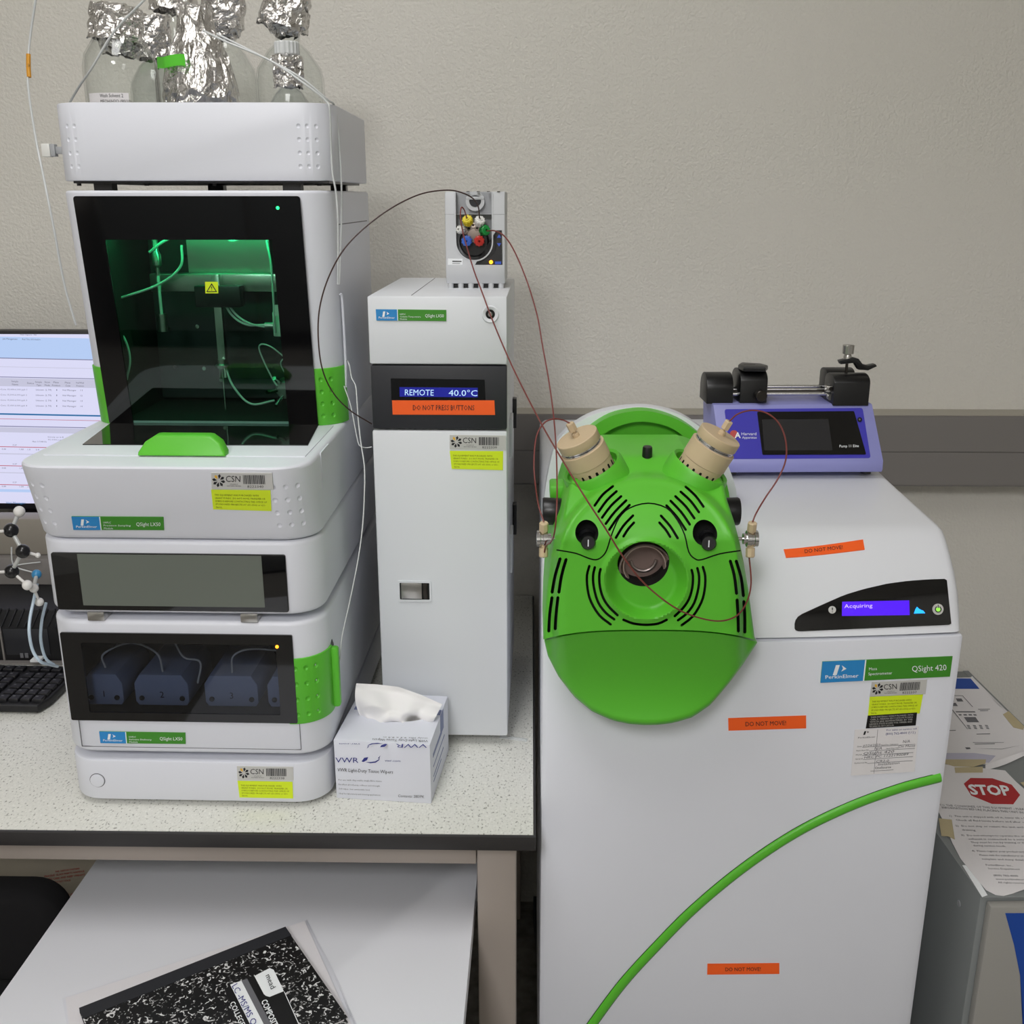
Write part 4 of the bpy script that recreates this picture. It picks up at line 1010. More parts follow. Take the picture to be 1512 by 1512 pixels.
for x in xs:
    e = min(x, MW - x); d = rr - math.sqrt(max(0, rr * rr - max(0, rr - e) ** 2)); ring = []
    for k, (y, z) in enumerate(prof):
        front_ = max(0, 1 - y / .12); yy = y + arc(x) * front_ + d * (1 if y < .09 else 0) * (.6 if y < .02 else .7)
        if k >= len(prof) - 2: zz = z; yy = y - d if k < len(prof) - 1 else y - d
        else: zz = z - d * (0 if z < seam + .003 else min(1, max(0, (z - 1.03) / .08)))
        if k == len(prof) - 3 or k == len(prof) - 2: yy = y - d
        ring.append(bm.verts.new((x, yy, zz)))
    rings.append(ring)
n = len(prof)
for a, b in zip(rings, rings[1:]):
    for k in range(n): bm.faces.new((a[k], a[(k + 1) % n], b[(k + 1) % n], b[k]))
bm.faces.new(rings[0]); bm.faces.new(rings[-1][::-1])
lid = LP('hood', shear(bm), 'whitetop', ms, ang=50)
sC, sL = sB(bvh_of(cbn)), sB(bvh_of(lid))
def band(name, surf, cols, m, parent, rows=6, lift=.0008, th=.0008):
    """sheet given as (x, y_top, y_bottom) columns, laid on a curved surface"""
    bm = bmesh.new(); A, B = [], []
    for x, yt, yb in cols:
        ra, rb = [], []
        for j in range(rows + 1):
            xx = x if not isinstance(x, tuple) else x[0] + (x[1] - x[0]) * j / rows
            p_, n_ = surf(xx, yt + (yb - yt) * j / rows); ra.append(bm.verts.new(p_ + n_ * lift)); rb.append(bm.verts.new(p_ + n_ * (lift - th)))
        A.append(ra); B.append(rb)
    nc = len(A)
    for i in range(nc - 1):
        for j in range(rows):
            bm.faces.new((A[i][j], A[i][j + 1], A[i + 1][j + 1], A[i + 1][j])); bm.faces.new((B[i][j], B[i + 1][j], B[i + 1][j + 1], B[i][j + 1]))
        bm.faces.new((A[i][0], A[i + 1][0], B[i + 1][0], B[i][0])); bm.faces.new((A[i][rows], B[i][rows], B[i + 1][rows], A[i + 1][rows]))
    for i in (0, nc - 1):
        for j in range(rows): bm.faces.new((A[i][j], B[i][j], B[i][j + 1], A[i][j + 1]))
    return part(name, bm, m, parent, ang=60)
cols = [(1173, 921, 928), (1174.5, 915.5, 930.5), (1178, 910.5, 931.8), (1184, 906.5, 932)]
tpts = [(1184, (906.5,)), (1210, (894.5,)), (1244, (879.5,)), (1275, (870,)), (1310, (862,)), (1340, (858,)), (1370, (855.8,)), (1394, (855,))]
for i in range(1, 23):
    x = 1184 + (1394 - 1184) * i / 22; cols.append(((x, x + (6.5 * ((x - 1184) / 210) ** 2)), lin(tpts, x)[0], 932 - 9.5 * ((x - 1184) / 210)))
cols.append(((1397.5, 1404), 857, 920.5))
cp = band('control_panel', sL, cols, 'blackgloss', ms, rows=7, lift=.0012, th=.0012)
def lift(s, d): 
    def f(x, y):
        p_, n_ = s(x, y); return p_ + n_ * d, n_
    f.curved = getattr(s, 'curved', False); return f
sP = lift(sL, .0012)
ds = sheet('display', sP, ((1243, 888.5), (1341.5, 886.5), (1342, 908), (1242.5, 909.5)), 'vio', cp, nx=4, ny=3, lift=.001, th=.0008)
text('Acquiring', sP, (1245.5, 898), (1287, 896.7), 5.6, 'viot', ds, lift=.0016)
def disc(name, surf, c, r, m, par, lift_=.001, n=20, ry=None):
    return poly(name, surf, [(c[0] + r * math.cos(2 * math.pi * k / n), c[1] + (ry or r) * math.sin(2 * math.pi * k / n)) for k in range(n)], m, par, lift=lift_)
k1 = disc('alert_symbol', sP, (1228, 900.5), 5.6, 'tag', cp); text('!', sP, (1227, 904), (1229, 904), 7, 'ink', k1, lift=.0014, name='exclamation_mark')
poly('peaks_symbol', sP, [(1348.5, 906), (1351, 899), (1353, 896), (1355.5, 898.5), (1357.5, 903), (1360, 901), (1362, 901.5), (1365, 905.5)], 'led_b', cp, lift=.001)
k2 = disc('power_button', sP, (1383.8, 899.5), 8.2, 'tag', cp); k3 = disc('power_symbol', sP, (1383.8, 900), 5, 'black', k2, lift_=.0016) if False else None
part('power_symbol', (lambda: (lambda bm: (join(bm)))(join(*[ (lambda b: b)(tube([sP(1383.8 + 4.2 * math.cos(R(t)), 899.5 + 4.2 * math.sin(R(t)))[0] + sP(1383.8, 899.5)[1] * .0016 for t in range(-60, 241, 15)], .0006, raw=True)), tube([sP(1383.8, 898)[0] + sP(1383.8, 899.5)[1] * .0016, sP(1383.8, 893)[0] + sP(1383.8, 899.5)[1] * .0016], .0005, raw=True)])))(), 'ink', cp)
disc('power_light', sP, (1383.8, 900), 3.1, 'led_p', cp, lift_=.0018)
nameplate(sC, ((1214, 976.5), (1406, 968.5), (1402, 998.5), (1211, 1007.5)), ms, ['Mass', 'Spectrometer'], 'QSight 420', split=.335, nx=16)
asset_tag(sC, ((1287, 1007), (1368.5, 1003), (1366, 1024.5), (1284, 1028)), ms, '8222337')
grant_note(sC, ((1284, 1028.5), (1362.5, 1025), (1357.5, 1053), (1281.5, 1056)), ms)
bs = sheet('black_sticker', sC, ((1281, 1056), (1353.5, 1051.5), (1351.5, 1070.5), (1278, 1075)), 'black', ms, lift=.0012, nx=3)
BT = ['THESE MATERIALS WERE PURCHASED WITH', 'CARL D. PERKINS EDUCATION FUNDS', 'WHICH ARE ADMINISTERED BY THE', 'NEVADA STATE BOARD FOR CAREER AND', 'TECHNICAL EDUCATION.']
q = ((1281, 1056), (1353.5, 1051.5), (1351.5, 1070.5), (1278, 1075))
lines([(s, lerp2(q, .06, .2 + .18 * i), lerp2(q, .06 + (.86 if i < 4 else .5), .2 + .18 * i), 2.3) for i, s in enumerate(BT)], sC, 'tag', bs, lift=.0016)
q = ((1262, 1077), (1356, 1072), (1350, 1139), (1256, 1145))
sc_ = sheet('service_card', sC, q, 'paper', ms, lift=.0008, nx=4, label='paper service card with handwriting')
rows = [('For sales or service call', lerp2(q, .5, .06), lerp2(q, .97, .06), 2.4), ('(800) 762-4000 (U.S.)', lerp2(q, .49, .15), lerp2(q, .96, .15), 3.3)]
lines(rows, sC, 'inkblue', sc_, lift=.0014)
rows = [('PerkinElmer', lerp2(q, .06, .19), lerp2(q, .33, .19), 2), ('Date', lerp2(q, .06, .38), lerp2(q, .13, .38), 1.7), ('Next Due Calibration', lerp2(q, .43, .375), lerp2(q, .70, .375), 1.7), ('Next Due PM', lerp2(q, .05, .47), lerp2(q, .24, .47), 1.7), ('Next Due OQ', lerp2(q, .52, .46), lerp2(q, .71, .46), 1.7),
        ('Model', lerp2(q, .05, .56), lerp2(q, .14, .56), 1.7), ('Serial #', lerp2(q, .05, .65), lerp2(q, .16, .65), 1.7), ('Performed By', lerp2(q, .04, .74), lerp2(q, .24, .74), 1.7), ('OneSource', lerp2(q, .37, .88), lerp2(q, .62, .88), 3)]
lines(rows, sC, 'ink', sc_, lift=.0014)
rows = [('07/24/2023', lerp2(q, .15, .38), lerp2(q, .42, .375), 3), ('N/A', lerp2(q, .77, .345), lerp2(q, .88, .34), 4), ('N/A', lerp2(q, .33, .46), lerp2(q, .45, .46), 4), ('On Move', lerp2(q, .71, .445), lerp2(q, .97, .44), 3.4), ('QSight 420', lerp2(q, .17, .555), lerp2(q, .65, .545), 3.8), ('HRC PC 1122190089', lerp2(q, .18, .64), lerp2(q, .88, .62), 3.4), ('CR2.0', lerp2(q, .38, .74), lerp2(q, .58, .74), 3.4), ('Installation', lerp2(q, .41, .81), lerp2(q, .75, .80), 3.4)]
lines(rows, sC, 'inkgrey', sc_, lift=.0014, slant=.3)
bm = bmesh.new()
for v, u0_, u1_ in ((.385, .14, .97), (.475, .25, .97), (.565, .15, .95), (.655, .17, .95), (.745, .24, .95), (.92, .3, .66)):
    vs = [lift(sC, .0013)(*lerp2(q, u_, v_))[0] for u_, v_ in ((u0_, v), (u1_, v), (u1_, v + .008), (u0_, v + .008))]; bm.faces.new([bm.verts.new(c_) for c_ in vs])
vs = [lift(sC, .0013)(*lerp2(q, u_, v_))[0] for u_, v_ in ((.355, .02), (.36, .02), (.36, .98), (.355, .98))]; bm.faces.new([bm.verts.new(c_) for c_ in vs])
part('ruled_lines', bm, 'inkgrey', sc_, smooth=False)
bm = bmesh.new()
for pts in ([(.15, .04), (.18, .04), (.165, .12), (.135, .12)], [(.19, .04), (.225, .065), (.19, .085), (.198, .065)]): bm.faces.new([bm.verts.new(lift(sC, .0013)(*lerp2(q, *u_))[0]) for u_ in pts])
part('maker_mark', bm, 'ink', sc_, smooth=False)
warn(sC, ((1075, 1060), (1190, 1056), (1190, 1075), (1075.5, 1078.5)), ms, 'DO NOT MOVE!', .22, .74, .34, nx=4)
warn(sC, ((1044.5, 1422.5), (1150.5, 1421.5), (1150.5, 1437.5), (1044, 1438.5)), ms, 'DO NOT MOVE!', .25, .74, .34, nx=4)
cols = [(1157 + 117 * i / 8 if False else (1157 + 117 * i / 8, 1160.5 + 116 * i / 8), 811.5 - 14.5 * (i / 8) ** 1.25, 824 - 12 * (i / 8) ** 1.25) for i in range(9)]
wl = band('warning_label', sL, cols, 'orange', ms, rows=3, lift=.001, th=.001); wl['label'] = 'curved orange label reading DO NOT MOVE!'
text('DO NOT MOVE!', sL, (1188, 817.5), (1244, 811.2), 5.2, 'ink', wl, lift=.0016)
# green stripe across the front
gp = [(1388.6, 1147.5), (1327, 1164), (1251, 1192), (1174, 1230), (1097.5, 1281), (1026, 1340), (970, 1396), (919, 1452), (875, 1511), (858, 1536)]
gs = [Vector(sC(*p_)[0]) for p_ in gp]; gs = spline(gs, 6)
bm = bmesh.new(); rg = []
for i, p_ in enumerate(gs):
    d = (gs[min(i + 1, len(gs) - 1)] - gs[max(i - 1, 0)]).normalized(); s_ = d.cross(MS.ey).normalized()
    rg.append([bm.verts.new(p_ + s_ * (.0068 * math.cos(t)) - MS.ey * (.0042 * math.sin(t) + .0003)) for t in [math.pi * k / 8 for k in range(9)]])
for a, b in zip(rg, rg[1:]):
    for k in range(8): bm.faces.new((a[k], a[k + 1], b[k + 1], b[k]))
    bm.faces.new((a[8], a[0], b[0], b[8]))
bm.faces.new(rg[0]); bm.faces.new(rg[-1][::-1])
part('green_stripe', bm, 'green', ms, ang=60)
bm = bmesh.new(); rg = []
for i, p_ in enumerate(gs):
    d = (gs[min(i + 1, len(gs) - 1)] - gs[max(i - 1, 0)]).normalized(); s_ = d.cross(MS.ey).normalized()
    rg.append([bm.verts.new(p_ + s_ * k - MS.ey * .0005) for k in (-.0078, .0078)])
for a, b in zip(rg, rg[1:]): bm.faces.new((a[0], a[1], b[1], b[0]))
part('stripe_groove', bm, mat('groove_green', sr(30, 70, 18), .6), ms)

# --- source head
def sm_(a, b, x):
    t = max(0, min(1, (x - a) / (b - a))); return t * t * (3 - 2 * t)
YFc = 1.135
OUT = [(668, (893, 1018)), (680, (872, 1040)), (695, (853, 1059)), (713, (842, 1068)), (740, (835, 1074)), (770, (829, 1084)), (800, (819, 1092)), (830, (812, 1098)), (870, (807, 1105)), (910, (803.5, 1110)), (948, (802, 1115))]
def seamy(x): return 930 + 15 * min(1.1, abs(x - 957) / 157) ** 3.2
def D(x, y):
    d = YFc
    if y < 800: d += .105 * ((800 - y) / 132) ** 1.6
    r_ = math.hypot(x - 957, (y - 838) * (1 if y < 838 else .0))
    if y < 838: 
        r_ = math.hypot(x - 957, y - 838); d += .020 * sm_(132, 143, r_) + .0012 * math.exp(-((r_ - 130) / 5) ** 2) * -1
    else: d += .020 * sm_(132, 143, abs(x - 957)) * 1.0
    if y > 815: pass
    d += .012 * sm_(118, 160, abs(x - 957)) * sm_(815, 860, y)
    r2 = math.hypot(x - 954, (y - 857) * 61 / 57); d += -.0035 * math.exp(-((r2 - 62) / 4.0) ** 2)
    if r2 < 62:
        r1 = math.hypot(x - 953, y - 842); u_ = max(0, min(1, 1 - (r1 - 41) / max(4, (62 - 41)))); d += .016 * sm_(0, 1, (62 - r2) / 21)
    return d
NX, NY = 110, 96; GF, GB = [], []
bm = bmesh.new()
for j in range(NY + 1):
    rf, rb_ = [], []
    for i in range(NX + 1):
        u = i / NX; v = j / NY; u2 = u
        y0_ = 668 + v * (262); L_, R__ = lin(OUT, y0_); x = L_ + (R__ - L_) * u; yb = seamy(x)
        y = 668 + v * (yb - 668); L_, R__ = lin(OUT, y); x = L_ + (R__ - L_) * u
        e = min(u, 1 - u) * (R__ - L_); dd = D(x, y)
        if e < 5: dd += .006 * (1 - e / 5) ** 2
        if v < .03: dd += .008 * (1 - v / .03) ** 2
        p_ = aY(x, y, dd); rf.append(bm.verts.new(p_)); rb_.append(bm.verts.new((p_.x, 1.37, p_.z)))
    GF.append(rf); GB.append(rb_)
for j in range(NY):
    for i in range(NX):
        bm.faces.new((GF[j][i], GF[j + 1][i], GF[j + 1][i + 1], GF[j][i + 1]))
for i in range(NX):
    bm.faces.new((GF[0][i], GF[0][i + 1], GB[0][i + 1], GB[0][i])); bm.faces.new((GF[NY][i], GB[NY][i], GB[NY][i + 1], GF[NY][i + 1]))
for j in range(NY):
    bm.faces.new((GF[j][0], GB[j][0], GB[j + 1][0], GF[j + 1][0])); bm.faces.new((GF[j][NX], GF[j + 1][NX], GB[j + 1][NX], GB[j][NX]))
bound = [GB[0][i] for i in range(NX + 1)] + [GB[j][NX] for j in range(1, NY + 1)] + [GB[NY][i] for i in range(NX - 1, -1, -1)] + [GB[j][0] for j in range(NY - 1, 0, -1)]
loose = [v for r_ in GB for v in r_ if v not in set(bound)]
bm.faces.new(bound); bmesh.ops.delete(bm, geom=[v for v in bm.verts if not v.link_faces], context='VERTS')
head = part('source_cover', bm, ['green', 'hole'], ms, label='green cover of the ion source', ang=50)
def CP(cx, cy): return (780 + cx / 2.965, 580 + cy / 2.965)
def arcfill(pts, n=3):
    P = [Vector((x, y, 0)) for x, y in pts]
    return [(v.x, v.y) for v in spline(P, n)] if len(P) > 2 else pts
def slot(pts, w=1.9, d0=-.012, d1=.014):
    """capsule-shaped cutter following pixels, standing across the face"""
    P = arcfill(pts); out = []; n_ = len(P)
    Lf, Rt = [], []
    for i, p_ in enumerate(P):
        a = P[max(i - 1, 0)]; b = P[min(i + 1, n_ - 1)]; dx, dy = b[0] - a[0], b[1] - a[1]; l = math.hypot(dx, dy); nx, ny = -dy / l * w, dx / l * w
        Lf.append((p_[0] + nx, p_[1] + ny)); Rt.append((p_[0] - nx, p_[1] - ny))
    a, b = P[-2], P[-1]; l = math.hypot(b[0] - a[0], b[1] - a[1]); e1 = (b[0] + (b[0] - a[0]) / l * w * .8, b[1] + (b[1] - a[1]) / l * w * .8)
    a, b = P[1], P[0]; l = math.hypot(b[0] - a[0], b[1] - a[1]); e0 = (b[0] + (b[0] - a[0]) / l * w * .8, b[1] + (b[1] - a[1]) / l * w * .8)
    pl = Lf + [e1] + Rt[::-1] + [e0]; bm = bmesh.new()
    A = [bm.verts.new(aY(x, y, D(x, y) + d0)) for x, y in pl]; B = [bm.verts.new(aY(x, y, D(x, y) + d1)) for x, y in pl]
    k = len(pl); m_ = len(Lf)
    for S_ in (A, B):
        for i in range(m_ - 1): bm.faces.new((S_[i], S_[i + 1], S_[m_ + 1 + (m_ - 1 - (i + 1))], S_[m_ + 1 + (m_ - 1 - i)]))
        bm.faces.new((S_[m_ - 1], S_[m_], S_[m_ + 1])); bm.faces.new((S_[0], S_[k - 1], S_[k - 2]))
    for i in range(k): bm.faces.new((A[i], A[(i + 1) % k], B[(i + 1) % k], B[i]))
    return bm
cut = []
for p0, pm_, p1 in (((290, 495), (326, 446), (372, 408)), ((307, 522), (345, 470), (388, 430)), ((322, 548), (362, 495), (408, 452)), ((338, 575), (380, 520), (430, 470)), ((354, 601), (394, 543), (445, 490)), ((383, 636), (416, 583), (460, 536)), ((416, 630), (438, 596), (464, 567)),
                    ((688, 410), (733, 452), (768, 500)), ((666, 432), (711, 474), (748, 524)), ((643, 452), (690, 498), (728, 551)), ((622, 472), (670, 523), (708, 578)), ((604, 492), (652, 545), (690, 601)), ((580, 537), (622, 585), (655, 638)), ((573, 567), (602, 600), (622, 632))):
    cut.append(slot([CP(*p0), CP(*pm_), CP(*p1)]))
arcs = [[(268, 757), (257, 800), (260, 860), (275, 915), (312, 975), (362, 1015)], [(292, 762), (284, 800), (287, 850), (305, 915), (338, 962), (378, 993)], [(317, 770), (311, 800), (314, 850), (328, 898), (354, 938), (392, 975)]]
for a in arcs:
    cut.append(slot([CP(x, y) for x, y in a])); cut.append(slot([CP(1032 - x, y + 4) for x, y in a]))
cut.append(slot([CP(x, y) for x, y in ((415, 993), (460, 1010), (516, 1016), (570, 1010), (608, 993))]))
for a in (((140, 725), (118, 800), (104, 875)), ((104, 895), (94, 970), (90, 1045)), ((166, 728), (146, 800), (134, 875)), ((130, 895), (122, 970), (118, 1035)), ((884, 735), (902, 800), (912, 880)), ((914, 905), (918, 970), (920, 1045)), ((910, 735), (932, 810), (942, 890)), ((944, 912), (948, 980), (948, 1050))):
    cut.append(slot([CP(*p_) for p_ in a], w=2.3))
def hole(c, r, d0, d1, n=36, Yc=None):
    bm = bmesh.new(); y0_ = Yc or D(*c)
    A = [bm.verts.new(aY(c[0] + r * math.cos(2 * math.pi * k / n), c[1] + r * .95 * math.sin(2 * math.pi * k / n), y0_ + d0)) for k in range(n)]
    B = [bm.verts.new(v.co + Vector((0, d1 - d0, 0))) for v in A]
    bm.faces.new(A); bm.faces.new(B[::-1])
    for i in range(n): bm.faces.new((A[i], A[(i + 1) % n], B[(i + 1) % n], B[i]))
    return bm
WY = D(953, 842)
cut += [hole((953.5, 842), 39.5, -.03, .05, 48), hole((868, 796), 17.5, -.02, .03), hole((1045.5, 797), 18.5, -.02, .03)]
SEAMS = [[(822, 812), (850, 817), (868, 824), (880, 826.5), (889, 822), (896, 812), (903, 790), (914, 765), (930, 750), (957, 743), (984, 750), (1000, 768), (1011, 790), (1017, 815), (1026, 825), (1036, 826.5), (1062, 818), (1093, 813)]]
for s_ in SEAMS: cut.append(slot(s_, w=1.05, d0=-.006, d1=.004))
boolean(head, cut, world=True)
# window: chamber, ring, glass
wc = aY(953.5, 842, WY); wr = 39.3 / F * (wc - O).dot(FW) * 1.0
def yl(c, prof, n=40): return lathe(prof, n, Matrix.Translation(c) @ Matrix.Rotation(R(90), 4, 'X'))
part('window_ring', yl(wc + Vector((0, .030, 0)), [(wr * .76, 0), (wr * 1.0, 0), (wr * 1.0, .027), (wr * .95, .029), (wr * .90, .016), (wr * .84, .012), (wr * .82, .017), (wr * .78, .017), (wr * .76, .012), (wr * .76, 0)], 48), mat('ring_metal', sr(196, 178, 166), .38, metal=.45), ms)
part('sight_glass', yl(wc + Vector((0, .022, 0)), [(0, 0), (wr * .77, 0), (wr * .82, .002), (0, .002)], 40), 'lens', ms)
part('chamber_back', yl(wc + Vector((0, .034, 0)), [(0, 0), (wr * .98, 0), (wr * .98, .002), (0, .002)], 40), mat('chamber_metal', sr(176, 160, 152), .5, metal=.35, bump=(40, .4, .004)), ms)
part('chamber_arc', tube([wc + Vector((wr * .5 * math.cos(R(t)), .030, wr * .5 * math.sin(R(t)) + .004)) for t in range(190, 360, 15)], .0022), 'steel', ms)
for c_, r_ in (((868, 798), .0092), ((1046, 799), .0095)):
    b0 = aY(c_[0], c_[1] - 3, D(*c_) + .028); b1 = aY(c_[0] + .5, c_[1] + 3.5, D(*c_) - .006)
    kn = part('control_knob', lathe([(0, 0), (r_ * 1.3, 0), (r_ * 1.3, .004), (r_ * .95, .006), (r_ * .92, (b1 - b0).length - .002), (r_ * .8, (b1 - b0).length), (0, (b1 - b0).length)], 24, axis_m(b0, b1 - b0)), 'black', ms)
    e = b1 - Vector((0, .0006, 0)); part('pointer_line', box(e.x - .0006, e.x + .0006, e.y - .0008, e.y, e.z - .004, e.z + .004).copy(), 'printwhite', kn)
# bowl under the head
BL = [(803.6, 946), (808.7, 968), (824, 998), (847.5, 1028.6), (874.4, 1050.5), (905, 1064), (930, 1069), (954, 1070.7), (975, 1070), (996, 1067), (1023, 1059), (1050, 1040), (1077, 1008), (1097, 981), (1118, 949)]
Ls = [(y, (x,)) for x, y in BL[:8]]; Rs = [(y, (x,)) for x, y in BL[7:]][::-1]
bm = bmesh.new(); A, B = [], []; NXb, NYb = 48, 30
tl = [(x, (y,)) for x, y in BL]
for j in range(NYb + 1):
    ra, rb_ = [], []; v = j / NYb
    for i in range(NXb + 1):
        u = i / NXb; x = 803.6 + (1118 - 803.6) * (.5 - .5 * math.cos(math.pi * u)); yt = seamy(x) + 2; ybm = lin(tl, x)[0]
        ybm = max(ybm, yt + .3); y = yt + (ybm - yt) * v; uu = abs(x - 958) / 158; vv_ = (y - 932) / 139
        dd = YFc + .006 + .020 * sm_(.83, .93, uu) * (1 - vv_) + .012 * sm_(.74, 1, uu) + .038 * math.sin(2.15 * vv_) + .022 * uu ** 3 * vv_
        edge = min((ybm - y) / 6.0, 1); dd += .006 * (1 - edge) ** 2
        p_ = aY(x, y, dd); ra.append(bm.verts.new(p_)); rb_.append(bm.verts.new((p_.x, max(1.262, dd + .01), p_.z)))
    A.append(ra); B.append(rb_)
for j in range(NYb):
    for i in range(NXb):
        bm.faces.new((A[j][i], A[j + 1][i], A[j + 1][i + 1], A[j][i + 1])); bm.faces.new((B[j][i], B[j][i + 1], B[j + 1][i + 1], B[j + 1][i]))
for i in range(NXb): bm.faces.new((A[0][i], A[0][i + 1], B[0][i + 1], B[0][i])); bm.faces.new((A[NYb][i], B[NYb][i], B[NYb][i + 1], A[NYb][i + 1]))
for j in range(NYb): bm.faces.new((A[j][0], B[j][0], B[j + 1][0], A[j + 1][0])); bm.faces.new((A[j][NXb], A[j + 1][NXb], B[j + 1][NXb], B[j][NXb]))
part('lower_bowl', bm, 'green', ms, ang=60)
# housing behind the head: white rim, green ring and recess
HP = [(799, 940), (799, 860), (800, 800), (803, 740), (811, 690), (820, 658), (836, 637), (868, 616), (900, 606), (935, 601.5), (965, 602.5), (1000, 611), (1030, 628), (1055, 652), (1080, 700), (1090, 760), (1090, 940)]
hp3 = [aY(x, y, 1.44) for x, y in HP]; hp3 = spline(hp3, 4)
part('source_housing', ext([(p_.x, max(p_.z, 1.0)) for p_ in hp3], 1.44, 1.466, .009, 4, axis='y', bev0=None), 'whitetop', ms, ang=50)
def scaleP(P, s, sz=None, dx=0, dz=0):
    cx = aY(940, 760, 1.44); return [(cx.x + (p_.x - cx.x) * s + dx, cx.z + (p_.z - cx.z) * (sz or s) + dz) for p_ in P]
GR = [(812, 900), (814, 800), (820, 730), (832, 690), (848, 655), (870, 632), (900, 613), (935, 605), (965, 606.5), (1000, 618), (1030, 638), (1048, 660), (1068, 700), (1078, 760), (1080, 900)]
g3 = spline([aY(x, y, 1.425) for x, y in GR], 4)
IN = [(850, 900), (852, 800), (855, 735), (862, 690), (872, 660), (890, 640), (910, 628), (937, 621), (963, 622), (990, 630), (1010, 645), (1025, 670), (1040, 710), (1045, 760), (1046, 900)]
i3 = spline([aY(x, y, 1.425) for x, y in IN], 4)
part('green_ring', ring_plate([(p_.x, p_.z) for p_ in g3], [(p_.x, p_.z) for p_ in i3], 1.415, 1.445), 'green', ms, ang=50)
part('ring_recess', ext([(p_.x, p_.z) for p_ in i3], 1.430, 1.444, axis='y'), 'green', ms)
# shoulders carrying the two probes
def probe(top_, base_, fit0, fit1, side):
    d = (top_ - base_).normalized(); Ln = (top_ - base_).length
    m_ = axis_m(base_, d)
    part('probe_collar', lathe([(.0300, -.03), (.0400, -.03), (.0385, .002), (.0365, .006), (.033, .004), (.0315, -.002), (.0300, -.03)], 40, m_), 'green', ms, label='green collar round the probe')
    part('collar_shadow_gap', lathe([(0, -.012), (.0312, -.012), (.0312, -.008), (0, -.008)], 32, m_), 'hole', ms)
    b = part('electrospray_probe', lathe([(0, -.012), (.0270, -.012), (.0270, .0125), (.0280, .0132), (.0280, Ln - .0005), (.0272, Ln), (.0, Ln)], 48, m_), ['beige', 'hole'], ms, label='beige probe with notched rim')
    cs = []
    for k in range(18):
        a = 2 * math.pi * k / 18
        c_ = box(-.0016, .0016, -.003, .003, -.0075, .0005, .0012); c_.transform(m_ @ Matrix.Rotation(a, 4, 'Z') @ Matrix.Translation((0, .0272, .006))); cs.append(c_)
    boolean(b, cs, world=True)
    part('steel_ring', lathe([(0, Ln), (.0252, Ln), (.0252, Ln + .0018), (.0235, Ln + .0022), (.0235, Ln + .003), (.0248, Ln + .0034), (.0248, Ln + .0044), (0, Ln + .0046)], 40, m_), 'chrome', b)
    part('probe_cap', lathe([(0, Ln + .0046), (.0258, Ln + .0046), (.0262, Ln + .0052), (.0262, Ln + .0155), (.0256, Ln + .0162), (0, Ln + .0164)], 48, m_), 'beige', b)
    q0 = base_ + d * (Ln + .0162)
    part('fitting', lathe([(0, 0), (.0044, 0), (.0044, .004), (.0022, .006), (.0022, .009), (0, .009)], 14, axis_m(q0, d)), 'beige', b)
    part('fitting_nut', lathe([(0, .008), (.0052, .008), (.0054, .009), (.0054, .018), (.0048, .019), (0, .019)], 6, axis_m(q0, d)), 'beige', b, smooth=False)
    return q0 + d * .019
pl_ = probe(aY(859.5, 661, 1.227), aY(876, 693.5, 1.232), None, None, -1)
pr_ = probe(aY(1054, 658, 1.227), aY(1031, 694, 1.232), None, None, 1)
lk0 = aY(955, 683, 1.255); part('latch_pin', lathe([(0, -.01), (.0105, -.01), (.0105, 0), (.009, .0015), (.0065, .0015), (.0060, .019), (.0052, .021), (0, .021)], 24, axis_m(lk0, (0, -.1, 1))), 'black', ms)
for x, sgn in ((801, -1), (1091, 1)):
    c0 = aY(x, 755, 1.24); part('side_knob', lathe([(0, 0), (.0165, 0), (.0175, .002), (.0165, .026), (.012, .034), (0, .034)], 28, axis_m(c0, (-sgn, 0, 0))), 'black', ms)
part('side_clip', box(*(lambda a, b: (a.x, b.x, 1.26, 1.30, b.z, a.z))(aY(812, 718, 1.26), aY(838, 738, 1.26)), .003), 'green', ms)
def fitting(c, sgn):
    p_ = aY(*c, 1.175)
    g = part('ground_fitting', lathe([(0, -.012), (.0022, -.012), (.0022, 0), (.0065, 0), (.0065, .004), (.0098, .004), (.0098, .009), (.0088, .0095), (.0088, .0125), (.0098, .013), (.0098, .017), (0, .018)], 28, axis_m(p_, (sgn, 0, 0))), 'chrome', ms)
    x = p_.x + sgn * .009
    for s_ in (1, -1):
        part('fitting_nut', lathe([(0, .006), (.0035, .006), (.0035, .010), (.0055, .011), (.0055, .021), (.0045, .022), (0, .022)], 8, axis_m((x, p_.y, p_.z), (0, -.2, s_))), 'beige', g, smooth=False)
    return Vector((x, p_.y, p_.z))
fl = fitting((814, 795.5), -1); fr_ = fitting((1097, 795.5), 1)
